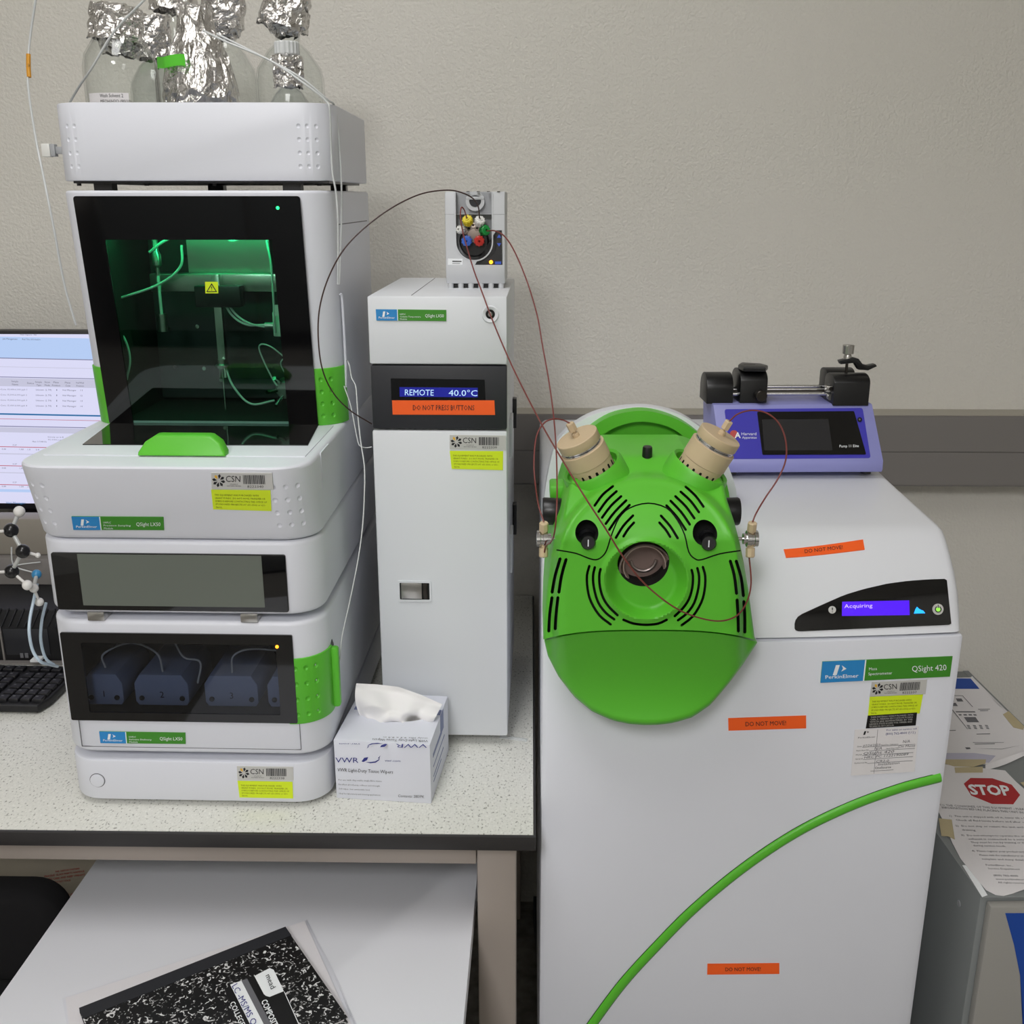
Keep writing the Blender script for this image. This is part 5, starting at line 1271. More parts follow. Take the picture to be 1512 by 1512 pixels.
# ---------------------------------------------------------------- capillaries
def tubeW(pts, r, m, label, sub=10):
    P = [p_ if isinstance(p_, Vector) else aY(*p_) for p_ in pts]; return solo('capillary_tube', tube(P, r, sub), m, label, 'tube', P[0])
tubeW([(708, 322, 1.528), (706, 305, 1.51), (697, 292, 1.49), (677, 283, 1.47), (655, 281, 1.45), (620, 287, 1.43), (580, 306, 1.41), (540, 335, 1.39), (508, 368, 1.37), (485, 410, 1.36), (472, 455, 1.355), (470, 500, 1.355), (476, 545, 1.36), (492, 580, 1.375), (517, 606, 1.395), (549, 626, 1.43)], .00095, 'peekd', 'dark brown capillary looping widely left from the white valve nut to the oven')
tubeW([(719, 341, 1.53), (731, 341, 1.50), (745, 349, 1.47), (760, 372, 1.44), (778, 415, 1.41), (793, 465, 1.38), (801, 510, 1.35), (810, 560, 1.32), (817, 610, 1.28), (821, 660, 1.22), (822.5, 710, 1.16), (822, 750, 1.115), (819, 785, 1.11), (813, 801, 1.13), (806, 806, 1.16), fl + Vector((0, -.004, -.022))], .00095, 'peek', 'red-brown capillary arching right from the green valve nut down to the left fitting')
tubeW([(689, 321, 1.52), (685, 309, 1.505), (681, 307, 1.50), (680, 322, 1.495), (684, 345, 1.49), (690, 367, 1.46), (700, 400, 1.43), (712, 432, 1.405), (723, 462, 1.385), (735, 492, 1.36), (755, 538, 1.32), (778, 585, 1.27), (805, 636, 1.2), (835, 687, 1.12), (865, 736, 1.08), (895, 782, 1.07), (920, 822, 1.07), (950, 860, 1.075), (990, 893, 1.08), (1025, 910, 1.09), (1062, 917, 1.11), (1088, 909, 1.13), (1103, 888, 1.15), (1109, 860, 1.16), fr_ + Vector((0, .002, -.022))], .00095, 'peek', 'long capillary crossing diagonally before the green source head')
tubeW([pl_, (832, 620.5, 1.235), (818, 618.5, 1.225), (803, 625, 1.22), (792, 645, 1.21), (788.5, 680, 1.195), (790, 710, 1.185), (795, 745, 1.18), fl + Vector((0, -.004, .022))], .00095, 'peek', 'short capillary looping from the left probe to the left metal fitting')
tubeW([pr_, (1090, 611, 1.235), (1110, 606, 1.22), (1132, 610, 1.205), (1150, 625, 1.20), (1160, 650, 1.19), (1160, 680, 1.185), (1148, 708, 1.18), (1130, 735, 1.175), (1117, 757, 1.175), fr_ + Vector((0, -.004, .022))], .00095, 'peek', 'capillary looping wide right from the right probe to the right fitting')
tubeW([(504, 527, 1.50), (511, 530, 1.485), (516, 540, 1.475), (519, 557, 1.47), (525, 570, 1.46), (527, 590, 1.45), (529, 620, 1.44), (533, 655, 1.42), (538, 690, 1.40), (538, 730, 1.38), (535, 780, 1.36), (528, 830, 1.34), (516, 890, 1.32), (505, 940, 1.31), (502, 972, 1.30), (497, 979, 1.295), (487, 985, 1.30)], .0009, 'clear', 'thin pale capillary from the sampling module down to the pump module latch')
tubeW([(508, 570, 1.47), (518, 600, 1.46), (528, 650, 1.44), (533, 659, 1.435), (541, 661, 1.43), (549, 660, 1.432)], .0008, 'clear', 'thin pale capillary hooking into the left side of the oven')

# ================================================================ SYRINGE PUMP on the hood
a, b = aZ(1064, 697.5, 1.1565), aZ(1302.5, 696.5, 1.1565)
SPF = Fr(a.x, a.y, 1.1505, math.degrees(math.atan2(b.y - a.y, b.x - a.x))); SW = (b - a).length
spp = thing('syringe_pump', 'lavender blue syringe pump with dark screen standing on the mass spectrometer', 'pump', fr=SPF)
SY = .062; st_ = SPF.Y(1170, 596, SY); sh = st_[2]
bodyp = [(0, .006), (-.002, .010), (-.001, .024), (SY - .004, sh - .001), (SY, sh), (.135, sh), (.14, sh - .006), (.14, .006)]
P_ = ext(bodyp, 0, SW, .0015, axis='x')
xl = SPF.Y(1042, 595, SY)[0]; xr = SPF.Y(1287, 594, SY)[0]
for v in P_.verts:
    f = max(0, (v.co.z - .02) / (sh - .02)); t = v.co.x / SW; v.co.x += f * (xl + .011 if t < .5 else xr - SW) * (1 - t if t < .5 else t)
LP('body', P_, 'purple', spp)
for x, y in ((.02, .015), (SW - .02, .015), (.02, .12), (SW - .02, .12)): LP('rubber_foot', cyl((x, y, 0), (x, y, .0065), .008), 'black', spp)
fa, fb_ = SPF.w(0, -.001, .024), SPF.w(0, SY - .004, sh - .001); fc = SPF.w(1, -.001, .024); fn = (fc - fa).cross(fb_ - fa).normalized()
if fn.dot(SPF.ey) > 0: fn = -fn
sF = lambda x, y: (aP(x, y, fa, fn), fn)
def rpoly(q, r=.06, n=4):
    pts = []
    for k in range(4):
        A, B, C = Vector((*q[k - 1], 0)), Vector((*q[k], 0)), Vector((*q[(k + 1) % 4], 0)); d0 = (A - B).normalized() * r; d1 = (C - B).normalized() * r
        for i in range(n + 1):
            t = i / n; p_ = (B + d0) * (1 - t) ** 2 + B * 2 * t * (1 - t) + (B + d1) * t * t; pts.append((p_.x, p_.y))
    return pts
ip = poly('front_print', sF, rpoly([(1069.5, 604.5), (1273.5, 602.5), (1285.5, 676.5), (1079.5, 678)], 4), 'indigo', spp, lift=.0006)
bz = poly('screen_bezel', sF, rpoly([(1117.6, 608.8), (1260.5, 607.8), (1278.5, 671.5), (1125.5, 672)], 2), 'blackgloss', spp, lift=.0018, th=.0016)
sheet('display', sF, ((1124.6, 620), (1222.5, 619.5), (1228.8, 665.6), (1128.3, 666)), 'screen_dk', bz, lift=.0021)
k_ = disc('power_button', sF, (1268.8, 620.3), 3.4, 'black', spp, lift_=.0022); disc('button_ring', sF, (1268.8, 620.3), 1.3, 'inkgrey', k_, lift_=.0026)
lines([('Harvard', (1094.6, 643), (1116.6, 643), 4.2), ('Apparatus', (1095.6, 648), (1117, 648), 3.4)], sF, 'printwhite', ip, lift=.001)
disc('logo', sF, (1083.5, 641.5), 6, 'inkred', ip, lift_=.0009); text('A', sF, (1084.5, 647), (1093.5, 647), 8, 'printwhite', ip, lift=.0013, bold=.03)
lines([('Pump 11 Elite', (1239, 661.5), (1267.5, 661), 3.8)], sF, 'printwhite', bz, lift=.0022)
def spx(px, py, y=.085): return SPF.Y(px, py, y)
def blockp(x0, x1, y0, y1, z0, z1, r, nm, m='black', bev=.001):
    pl = [(y0, z0), (y1, z0)] + [((y0 + y1) / 2 + (y1 - y0) / 2 * math.cos(R(a)), z1 - (y1 - y0) / 2 * r + (y1 - y0) / 2 * r * math.sin(R(a))) for a in range(0, 181, 15)]
    return LP(nm, ext(pl, x0, x1, bev, axis='x'), m, spp)
e0, e1 = spx(1044, 552, .075)[0], spx(1083, 552, .075)[0]; ez = spx(1060, 551, .085)[2]
blockp(e0, e1, .068, .125, sh - .001, ez, .8, 'end_block', 'black')
r0, r1 = spx(1232, 553, .06)[0], spx(1285, 553, .06)[0]; rz = spx(1260, 552, .07)[2]
blockp(r0, r1, .055, .105, sh - .002, rz, .5, 'syringe_holder', 'black')
q0 = spx(1219, 545, .11)[0]; blockp(q0, q0 + .045, .10, .138, sh - .001, spx(1240, 543, .115)[2], .5, 'holder_rear', 'black')
for py, yy in ((571, .115), (575.5, .10), (581.5, .078)):
    z = spx(1150, py, yy)[2]; LP('guide_rod', cyl((e1 - .004, yy, z), (r0 + .004, yy, z), .003 if yy > .09 else .0028, 14), 'chrome', spp)
z = spx(1150, 578, .088)[2]; LP('lead_screw', cyl((e1 - .004, .088, z), (r0 + .004, .088, z), .0022, 10), 'darkmetal', spp)
c0, c1 = spx(1092, 560, .075)[0], spx(1132, 560, .075)[0]; cz = spx(1110, 545, .085)[2]
blockp(c0, c1, .066, .13, sh + .001, cz, .5, 'pusher_block', 'black')
pt = spx(1113, 541, .09)
LP('pusher_lever', ext([(c0 + .003, .066), (c1 - .006, .062), (c1 + .002, .08), (c1 - .004, .10), (c0 + .01, .112), (c0 + .0, .09)], cz - .001, cz + .007, .002, axis='z'), 'black', spp)
LP('lever_slot', box(c0 + .008, c0 + .026, .086, .092, cz + .0065, cz + .0074, .0003), 'darkmetal', spp)
p_ = spx(1121.5, 583, .066); LP('thumb_knob', cyl((p_[0], .052, p_[2]), (p_[0], .066, p_[2]), .0088, 24, .001), 'darkmetal', spp)
p_ = spx(1225, 575, .07); LP('clamp_bracket', box(p_[0] - .0055, p_[0] + .0055, .066, .08, p_[2] - .004, p_[2] + .006, .001), 'steel', spp); LP('clamp_screw', cyl((p_[0], .063, p_[2] + .002), (p_[0], .066, p_[2] + .002), .003), 'darkmetal', spp)
p_ = spx(1226, 586, .07); LP('clamp_foot', cyl((p_[0], .066, p_[2]), (p_[0], .075, p_[2]), .005), 'steel', spp)
tk = spx(1250, 543, .085); tz_ = spx(1250, 509, .085)[2]; n1 = spx(1250, 523, .085)[2]; n2 = spx(1250, 529, .085)[2]
LP('screw_stem', cyl((tk[0], .085, rz - .01), (tk[0], .085, n2), .0022), 'darkmetal', spp)
LP('thumb_screw', lathe([(0, n2 - .002), (.0062, n2 - .002), (.0062, n1 - .003), (.005, n1), (.0088, n1 + .001), (.009, tz_ - .001), (.0082, tz_), (0, tz_)], 20, Matrix.Translation((tk[0], .085, 0))), 'steel', spp)
ar = [(spx(1238, 532)), spx(1240, 537), spx(1260, 535), spx(1266, 545), spx(1280, 546), spx(1293, 540), spx(1291, 537), spx(1280, 539), spx(1272, 537), spx(1266, 529), spx(1258, 527)]
LP('clamp_arm', ext([(p_[0], p_[2]) for p_ in ar], .078, .092, .001, axis='y'), 'black', spp)

# ================================================================ CABINET AT THE RIGHT with taped papers
a = aZ(1450, 1326, .6); CB = Fr(a.x, a.y, 0, 2.3); CWd = .31; CDp = .74
cb = thing('pump_cabinet', 'low grey steel cabinet at far right with blue tape on its front', 'cabinet', fr=CB)
LP('housing', box(0, CWd, .004, CDp, .03, .6, .002), 'cabgrey', cb)
LP('front_door', box(.008, CWd - .004, -.012, .003, .05, .594, .003), 'cabfront', cb)
LP('top_rim', join(box(0, .012, .012, CDp, .5995, .6008, .0004), box(0, CWd, .0, .012, .5995, .6008, .0004), box(CWd - .012, CWd, .012, CDp, .5995, .6008, .0004)), 'cabgrey', cb)
LP('screw', cyl((-.001, .06, .545), (.001, .06, .545), .005), 'vgrey2', cb)
for x, y in ((.03, .04), (CWd - .03, .04), (.03, .7), (CWd - .03, .7)): LP('castor', cyl((x - .01, y, .016), (x + .01, y, .016), .016), 'black', cb)
sD = sY(CB, -.012)
poly('blue_tape', sD, [(1484, 1348), (1530, 1348), (1534, 1520), (1511, 1540), (1511, 1500), (1506, 1440), (1497, 1395)], 'bluetape', cb, lift=.0008)
zt_ = .6010; sT = sZ(zt_)
poly('white_label', sT, [(1421, 1278), (1431, 1278), (1458, 1322), (1450, 1325)], 'printwhite', cb, lift=.0006)
p1 = poly('printed_sheet', sT, [(1360, 1003), (1433, 1001), (1435.5, 999), (1450, 1016), (1468, 1035), (1485, 1053), (1500, 1067), (1530, 1093), (1530, 1108), (1490, 1120), (1455, 1129), (1392, 1128), (1300, 1126), (1320, 1060)], 'paper', None, lift=.0012, th=.0008, origin=aZ(1450, 1080, zt_))
tag(p1, 'printed manual sheet with blue band taped to the grey cabinet top', 'paper')
poly('blue_band', sT, [(1358, 1002), (1433, 1003), (1446, 1018), (1340, 1018)], 'bluetape', p1, lift=.0018)
poly('page_band', sT, [(1392, 1113), (1438, 1113), (1470, 1117), (1460, 1127), (1391, 1126)], 'paperb', p1, lift=.0016)
L_ = lambda pts: [CPr(x, y) for x, y in pts]
def CPr(x, y): return (1370 + x / 8.4, 980 + y / 8.4)
bm = bmesh.new()
def addq(bm, surf, pts, lift_=.0017):
    bm.faces.new([bm.verts.new((lambda r_: r_[0] + r_[1] * lift_)(surf(*p_))) for p_ in pts])
for q in ([(300, 400), (430, 403), (430, 408), (300, 406)], [(430, 403), (560, 545), (552, 545), (424, 406)], [(300, 570), (495, 820), (488, 822), (292, 575)],
          [(345, 440), (415, 440), (440, 478), (365, 478)], [(290, 450), (310, 450), (325, 478), (290, 478)], [(290, 495), (345, 495), (372, 535), (290, 532)], [(445, 672), (590, 672), (635, 735), (490, 735)],
          [(340, 600), (580, 600), (592, 613), (352, 613)], [(375, 636), (415, 636), (418, 652), (390, 652)], [(435, 636), (478, 636), (488, 652), (448, 652)], [(500, 636), (540, 636), (550, 652), (510, 652)], [(560, 636), (598, 638), (606, 654), (570, 652)],
          [(385, 975), (400, 966), (520, 975), (540, 1022), (505, 1015), (430, 1020)], [(460, 1048), (520, 1048), (530, 1068), (480, 1072)], [(620, 570), (770, 570), (772, 576), (625, 577)], [(645, 590), (745, 588), (748, 594), (650, 597)], [(555, 985), (940, 985), (942, 989), (560, 990)], [(580, 1003), (830, 998), (830, 1006), (582, 1011)], [(560, 1058), (920, 1066), (1150, 1020), (920, 1071), (562, 1063)][:4], [(250, 835), (345, 833), (345, 841), (255, 843)], [(600, 880), (770, 875), (772, 884), (606, 888)]):
    if q[0] == (385, 975): continue
    addq(bm, sT, L_(q))
for k in range(4):
    for j in range(3): x = 480 + k * 75 + j * 8; y = 770 + j * 18; addq(bm, sT, L_([(x, y), (x + 35, y + 3), (x + 42, y + 14), (x + 6, y + 11)]))
part('diagram', bm, 'inkgrey', p1, smooth=False, kind='stuff')
for pts in ([(187, 1200), (720, 1200), (712, 1250), (560, 1290), (330, 1285), (190, 1245)], [(930, 640), (1000, 600), (1193, 790), (1180, 830), (1060, 800)], [(330, 1300), (680, 1290), (680, 1360), (340, 1365)]):
    t_ = poly('tape_strip', sT, L_(pts), 'masking', p1, lift=.0022)
bm = bmesh.new(); g0 = []
for i in range(9):
    t = i / 8; x = 1455 + 75 * t; y0_ = 1129 - 26 * t ** 1.0; P0 = aZ(x, y0_, zt_ + .001 + .012 * t); P1 = aZ(x, y0_ + 8 + 2 * math.sin(t * 5), zt_ + .001 + .002 * t)
    g0.append((bm.verts.new(P0), bm.verts.new(P1)))
for A, B in zip(g0, g0[1:]): bm.faces.new((A[0], B[0], B[1], A[1]))
part('curled_page', bm, 'paper', p1)
p2 = poly('stop_notice', sT, [(1360, 1128), (1392, 1129), (1484, 1138.5), (1500, 1155), (1530, 1182), (1530, 1312), (1512, 1314), (1495, 1320), (1482, 1323.5), (1470, 1322), (1456, 1315), (1440, 1296), (1418, 1268), (1406, 1245), (1398, 1224), (1385, 1198), (1370, 1180), (1340, 1150)], 'paper', None, lift=.0012, th=.0008, origin=aZ(1450, 1230, zt_))
tag(p2, 'paper notice with red STOP octagon taped to the grey cabinet', 'notice')
oc = poly('stop_octagon', sT, [(1423, 1158.4), (1433, 1150), (1465, 1150.5), (1493.6, 1160), (1506, 1175), (1496, 1188.6), (1464.5, 1188), (1434, 1175.6)], mat('stop_red', sr(178, 38, 44), .6), p2, lift=.0018)
text('STOP', sT, (1433.5, 1174.5), (1494, 1176), (-5.5, -14), 'printwhite', oc, lift=.0024, bold=.035)
def CS(x, y): return (1370 + x / 7.563, 1130 + y / 7.563)
rows = [('TO THE CONSIGNEE OF THIS EQUIPMENT - PLEASE READ', (135, 465), (1240, 520), 22), ('INFORMATION BEFORE PLACING THIS UNIT IN SERVICE', (160, 492), (1240, 560), 22),
        ('1)  This unit is shipped with oil in, never tilt a filled unit', (245, 585), (1240, 615), 18), ('Check all fluid levels before and after operating', (315, 630), (1240, 660), 18),
        ('2)  Do not ship or return the unit without first', (310, 695), (1240, 715), 18), ('draining.', (385, 740), (540, 745), 18),
        ('3)  Do not attempt to operate the unit unless', (375, 800), (1240, 812), 18), ('exhaust is connected to a suitable trap', (455, 842), (1240, 850), 18), ('They must be run by training or the service', (482, 880), (1240, 885), 18), ('during service needs.', (508, 915), (875, 922), 18),
        ('4)  Please register your product with the form', (495, 975), (1240, 990), 18), ('Please visit the manufacturer site for more', (580, 1022), (1240, 1035), 18), ('template and many details.', (605, 1065), (1100, 1078), 18), ('PerkinElmer, Inc.,', (650, 1132), (950, 1140), 18), ('Service Department', (675, 1172), (1030, 1180), 18), ('(800) 762-4000', (735, 1248), (1010, 1256), 18), ('www.perkinelmer.com', (760, 1290), (1160, 1298), 18), ('All rights reserved', (785, 1328), (1100, 1336), 18)]
bm = bmesh.new()
for s, A, B, c_ in rows: text_bm(bm, s, sT, CS(*A), CS(*B), (-1.2 * c_ / 18, -c_ / 7.563), lift=.0018)
part('lettering', bm, 'inkgrey', p2, smooth=False)
for pts in ([(120, 605), (265, 620), (300, 840), (225, 805), (150, 800)], [(1030, 205), (1080, 195), (1130, 235), (1070, 245)]):
    poly('tape_strip', sT, [CS(*p_) for p_ in pts], 'masking', p2, lift=.0022)

# ================================================================ UNDER THE BENCH
tb_ = thing('low_table', 'low white laminate table pushed under the bench', 'table', loc=(-.37, .9, 0))
TZ = .60
def TP(px, py): p_ = aZ(px, py, TZ); return (p_.x, p_.y)
A = TP(0, 1470); B_ = TP(140, 1272); dx = (B_[0] - A[0]) / (B_[1] - A[1])
def lx(y): return A[0] + dx * (y - A[1])
tp = [(lx(.45), .45), (-.080, .45), (-.0745, 1.38)]
tp = [(lx(.45), .45), (-.082, .45), (-.0735, 1.355), (-.0765, 1.37), (-.09, 1.378), (lx(1.378), 1.378)]
part('tabletop', ext(tp, TZ - .024, TZ, .002), 'tablewhite', tb_)
part('apron', join(box(-.62, -.11, .50, .52, TZ - .08, TZ - .024), box(-.62, -.11, 1.31, 1.33, TZ - .08, TZ - .024), box(-.62, -.60, .52, 1.31, TZ - .08, TZ - .024), box(-.13, -.11, .52, 1.31, TZ - .08, TZ - .024)), 'charcoal', tb_)
for x in (-.60, -.13):
    for y in (.51, 1.32): part('leg', box(x - .015, x + .015, y - .015, y + .015, 0, TZ - .024), 'charcoal', tb_)
# folder and notebook
fz = TZ + .004
fo = thing('clear_folder', 'clear plastic sleeve of white papers under the notebook', 'folder', loc=aZ(300, 1450, TZ))
q = [(92, 1474), (453, 1358.5), (560, 1580), (130, 1700)]
part('papers', (lambda P: ext([(p_.x, p_.y) for p_ in P], TZ, TZ + .0025))([aZ(x, y, TZ) for x, y in ((97, 1476), (450, 1362), (548, 1580), (125, 1690))]), 'paper', fo)
part('sleeve', (lambda P: ext([(p_.x, p_.y) for p_ in P], TZ + .0027, TZ + .0033))([aZ(x, y, TZ + .003) for x, y in q]), 'film', fo)
part('sleeve_edge', tube([aZ(453, 1358.5, TZ + .002), aZ(472, 1396, TZ + .002), aZ(500, 1452, TZ + .004), aZ(524, 1512, TZ + .003), aZ(560, 1580, TZ + .002)], .0012), 'film', fo)
nz = TZ + .0045
a, b = aZ(118.5, 1497, nz), aZ(422, 1376.5, nz); NBF = Fr(a.x, a.y, nz, math.degrees(math.atan2(b.y - a.y, b.x - a.x))); nl = (b - a).length; nw = .195; nt_ = .008
nb = thing('composition_notebook', 'black marbled composition notebook lying tilted on the low white table', 'notebook', fr=NBF)
LP('cover', box(0, nl, -nw, 0, nt_ - .001, nt_, 0), 'marble', nb); LP('back_cover', box(0, nl, -nw, 0, 0, .001, 0), 'marble', nb)
LP('pages', box(.003, nl - .003, -nw + .004, -.002, .001, nt_ - .001), 'paper', nb)
LP('spine_tape', join(box(-.0003, nl + .0003, -.020, .0008, nt_, nt_ + .0005), box(-.0003, nl + .0003, 0, .0008, 0, nt_)), 'charcoal', nb)
sN = sZ(nz + nt_)
def CN(x, y): return (340 + x / 7.56, 1370 + y / 7.56)
lb = poly('title_block', sN, [CN(-20, 650), CN(190, 575), CN(275, 540), CN(480, 460), CN(600, 720), CN(735, 1010), CN(850, 1260), CN(300, 1480), CN(130, 1130), CN(0, 860), CN(-60, 700)], 'black', nb, lift=.0006)
poly('title_rule', sN, [CN(600, 720), CN(606, 718), CN(850, 1258), CN(842, 1260)], 'printwhite', lb, lift=.001)
poly('writing_panel', sN, [CN(0, 640), CN(125, 597), CN(430, 1190), CN(300, 1240)], 'printwhite', lb, lift=.001)
poly('grey_panel', sN, [CN(125, 597), CN(190, 575), CN(500, 1165), CN(430, 1190)], 'inkgrey', lb, lift=.001)
poly('maker_panel', sN, [CN(270, 545), CN(440, 456), CN(485, 475), CN(597, 712), CN(440, 776), CN(400, 765), CN(375, 745)], 'printwhite', lb, lift=.001)
text('mead', sN, CN(395, 548), CN(455, 700), (7.2, -4), 'ink', lb, lift=.0016)
text('COMPOSITION', sN, CN(345, 830), CN(525, 1230), (8, -4), 'printwhite', lb, lift=.0012, bold=.02)
text('COLLEGE RULED', sN, CN(-5, 850), CN(215, 1330), (7, -3.6), 'printwhite', lb, lift=.0012, bold=.01)
text('LC -MS/MS Qu', sN, CN(18, 665), CN(262, 1150), (8, -5), 'inkblue', lb, lift=.0016)

# carton and chair under the bench at the left
cx0, cx1 = aY(-60, 1300, 1.62).x, aY(170, 1300, 1.62).x
ca = thing('cardboard_carton', 'pale carton with red printing in the shade under the bench', 'box', loc=((cx0 + cx1) / 2, 1.75, 0))
part('carton_body', box(cx0, cx1, 1.62, 1.95, 0.25, .66, .003), 'cardboard', ca); part('carton_base', box(cx0 - .02, cx1 + .05, 1.60, 1.98, 0, .25, .003), 'cardboard', ca)
sK = sY(Fr(0, 1.62, 0, 0), 0)
lines([('THIS CARTON CONTAINS', (82, 1288), (118, 1283), 2.4), ('FRAGILE GLASS PARTS HANDLE', (66, 1295), (125, 1287), 2.6), ('WITH CARE AND KEEP UPRIGHT', (67, 1300), (126, 1292), 2.6), ('KEEP DRY DO NOT STACK', (68, 1305), (105, 1300.5), 2.6), ('THIS SIDE UP', (88, 1324), (108, 1321), 2.6), ('FRAGILE', (88, 1330), (107, 1327), 2.6), ('HANDLE', (89, 1336), (100, 1334), 2.6)], sK, 'inkred', ca, bold=.02)
ch = thing('office_chair', 'black fabric chair pushed under the bench at lower left', 'chair', loc=(-.84, .98, 0))
top_ = aY(50, 1323, 1.30).z; rx = aY(87, 1350, 1.30).x
bk = ext(rrect(rx - .46, rx, .40, top_, .055, 8), 1.30, 1.36, .02, 4, axis='y')
part('backrest', bk, 'fabric', ch); part('seat', ext(rrect(rx - .48, rx - .01, .86, 1.29, .06, 8), .38, .44, .02, 4), 'fabric', ch)
part('back_support', box(rx - .26, rx - .20, 1.34, 1.37, .3, .5, .004), 'black', ch)
part('gas_column', cyl((rx - .24, 1.07, .06), (rx - .24, 1.07, .38), .025), 'black', ch)
for k in range(5):
    a_ = R(72 * k + 20); e_ = (rx - .24 + .25 * math.cos(a_), 1.07 + .22 * math.sin(a_)); part('base_leg', tube([(rx - .24, 1.07, .08), (e_[0], e_[1], .06)], .016, raw=True), 'black', ch)
    part('castor', cyl((e_[0] - .015, e_[1], .024), (e_[0] + .015, e_[1], .024), .024), 'black', ch)

# ================================================================ COMPUTER CORNER at the left
MY = 1.95; mb = Fr(0, MY, 0, 0); pzt = aY(40, 900, 1.70).z + .0005
mz1 = aY(60, 488.5, MY).z; mz0 = aY(10, 752, MY).z; sx0, sx1 = -1.25, -.70
mo = thing('computer_monitor', 'computer monitor at far left showing a bright data table', 'monitor', loc=(-.98, MY, .76))
part('casing', box(sx0, sx1, MY, MY + .03, mz0, mz1, .003), 'monitor', mo)
s1z, s0z = aY(60, 493.5, MY - .0005).z, aY(10, 743, MY - .0005).z
scr = part('screen', box(sx0 + .012, sx1 - .012, MY - .0008, MY + .001, s0z, s1z), 'screen', mo, smooth=False)
sM = sY(mb, -.0008)
XB = -30
def scrq(y0, y1, m, x0=-30, x1=170, l=.0004, sl=0.02, name='window_strip'): return sheet(name, sM, ((x0, y0 + sl * x0), (x1, y0 + sl * x1), (x1, y1 + sl * x1), (x0, y1 + sl * x0)), m, scr, lift=l)
scrq(497, 503, 'screen_b'); scrq(503, 528, 'screen_b', l=.0004); scrq(528, 529.2, 'screen_l'); scrq(541, 541.8, 'screen_g'); scrq(556, 557, 'screen_l'); scrq(558, 570, 'screen_g'); scrq(610, 612.2, 'screen_c'); scrq(618, 618.6, 'screen_r'); scrq(628.5, 629.6, 'screen_l'); scrq(630.5, 638, 'screen_g'); scrq(669, 670.5, 'screen_g'); scrq(722, 726, 'screen_b'); scrq(697, 698.3, 'screen_g')
for y in (659, 687, 715): scrq(y, y + .9, 'screen_r')
bm = bmesh.new()
rows = [('Job Management', (4, 501.3), (26, 501.8), 2.6), ('Real Time Information', (33, 502), (60, 502.5), 2.6), ('Data Capture - MS', (30, 495), (54, 495.4), 1.8), ('Sample', (17, 564), (27, 564.4), 2.4), ('Name', (18, 568.5), (27, 568.8), 2.4), ('Status', (40, 566.5), (50, 567), 2.2), ('Sample', (52, 565), (62, 565.3), 2.4), ('Type', (54, 569.5), (61, 569.8), 2.4), ('Scan', (66, 565.2), (74, 565.4), 2.4), ('Mode', (66, 569.7), (74, 570), 2.4), ('Plate', (79, 565.5), (87, 565.8), 2.4), ('Position', (77, 570), (89, 570.3), 2.4), ('Plate', (96, 566), (104, 566.2), 2.4), ('Code', (97, 570.4), (104, 570.7), 2.4), ('Vial/Well', (112, 566.2), (124, 566.5), 2.4), ('Position', (113, 570.8), (124, 571), 2.4)]
for k in range(4):
    y = 576.3 + k * 7.9; rows += [('001-Cone 15,000-6,000 ppb ' + str(k + 1), (-6, y - .6), (40, y), 2.2), ('Unknown  (2, TM)', (53, y + .2), (76, y + .5), 2.2), ('1', (83.5, y + .5), (84.5, y + .5), 2.2), ('Vial Manager ', (92, y + .6), (113, y + 1), 2.2), (str(11 + k), (119, y + 1), (122, y + 1), 2.2)]
for y in (661, 689, 716): rows += [('0.00', (3, y + 3), (9, y + 3.1), 2), ('0.37', (19, y - 3), (25, y - 2.8), 2), ('1.00', (29, y + 3.3), (35, y + 3.4), 2), ('1.5', (41, y + 3.5), (45, y + 3.6), 2), ('2.0', (53, y + 3.7), (58, y + 3.8), 2)]
rows += [('Mass: 217.040 Da', (48, 652.8), (69, 653.2), 2), ('Intensity: cps (x 4)', (71, 646), (94, 646.4), 2), ('TIC: 4.0006 to pos 2 Da', (71, 650), (98, 650.4), 2)]
lines(rows, sM, 'screen_t', scr, lift=.0006, name='screen_text', kind='stuff')
lines([('Vial Manager', (9, 745 - 1.5), (38, 745 - 1), 3)], sM, 'screen_c', scr, lift=.0008, name='screen_text')
part('stand_neck', box(-1.02, -.94, MY + .022, MY + .036, .872, 1.1, .003), 'monitor', mo); part('stand_foot', box(-1.10, -.86, MY - .06, MY + .035, pzt, pzt + .01, .003), 'monitor', mo)
# grey housing under the monitor
gy = 1.84; gz1 = aY(20, 766, gy).z; gz0 = pzt
gh = thing('label_printer', 'warm grey desktop device lying on the black computer', 'printer', loc=(-1.0, gy, gz0))
part('upper_shell', box(-1.25, -.74, gy, gy + .045, gz0 + (gz1 - gz0) * .42, gz1, .004), 'standgrey', gh)
part('lower_shell', ext([(-1.25, gz0), (-.74, gz0), (-.765, gz0 + (gz1 - gz0) * .42), (-1.25, gz0 + (gz1 - gz0) * .42)], gy - .02, gy + .02, .002, axis='y'), 'rail', gh)
tray_ = part('clear_tray', tube([aY(17, 808, gy - .025), aY(18, 828, gy - .025), aY(25, 838, gy - .025), aY(52, 846, gy - .025)], .0015), 'clear', gh); part('clear_tray', tube([aY(19, 836, gy - .025), aY(34, 833, gy - .025), aY(60, 830, gy - .025)], .0012), 'clear', gh)
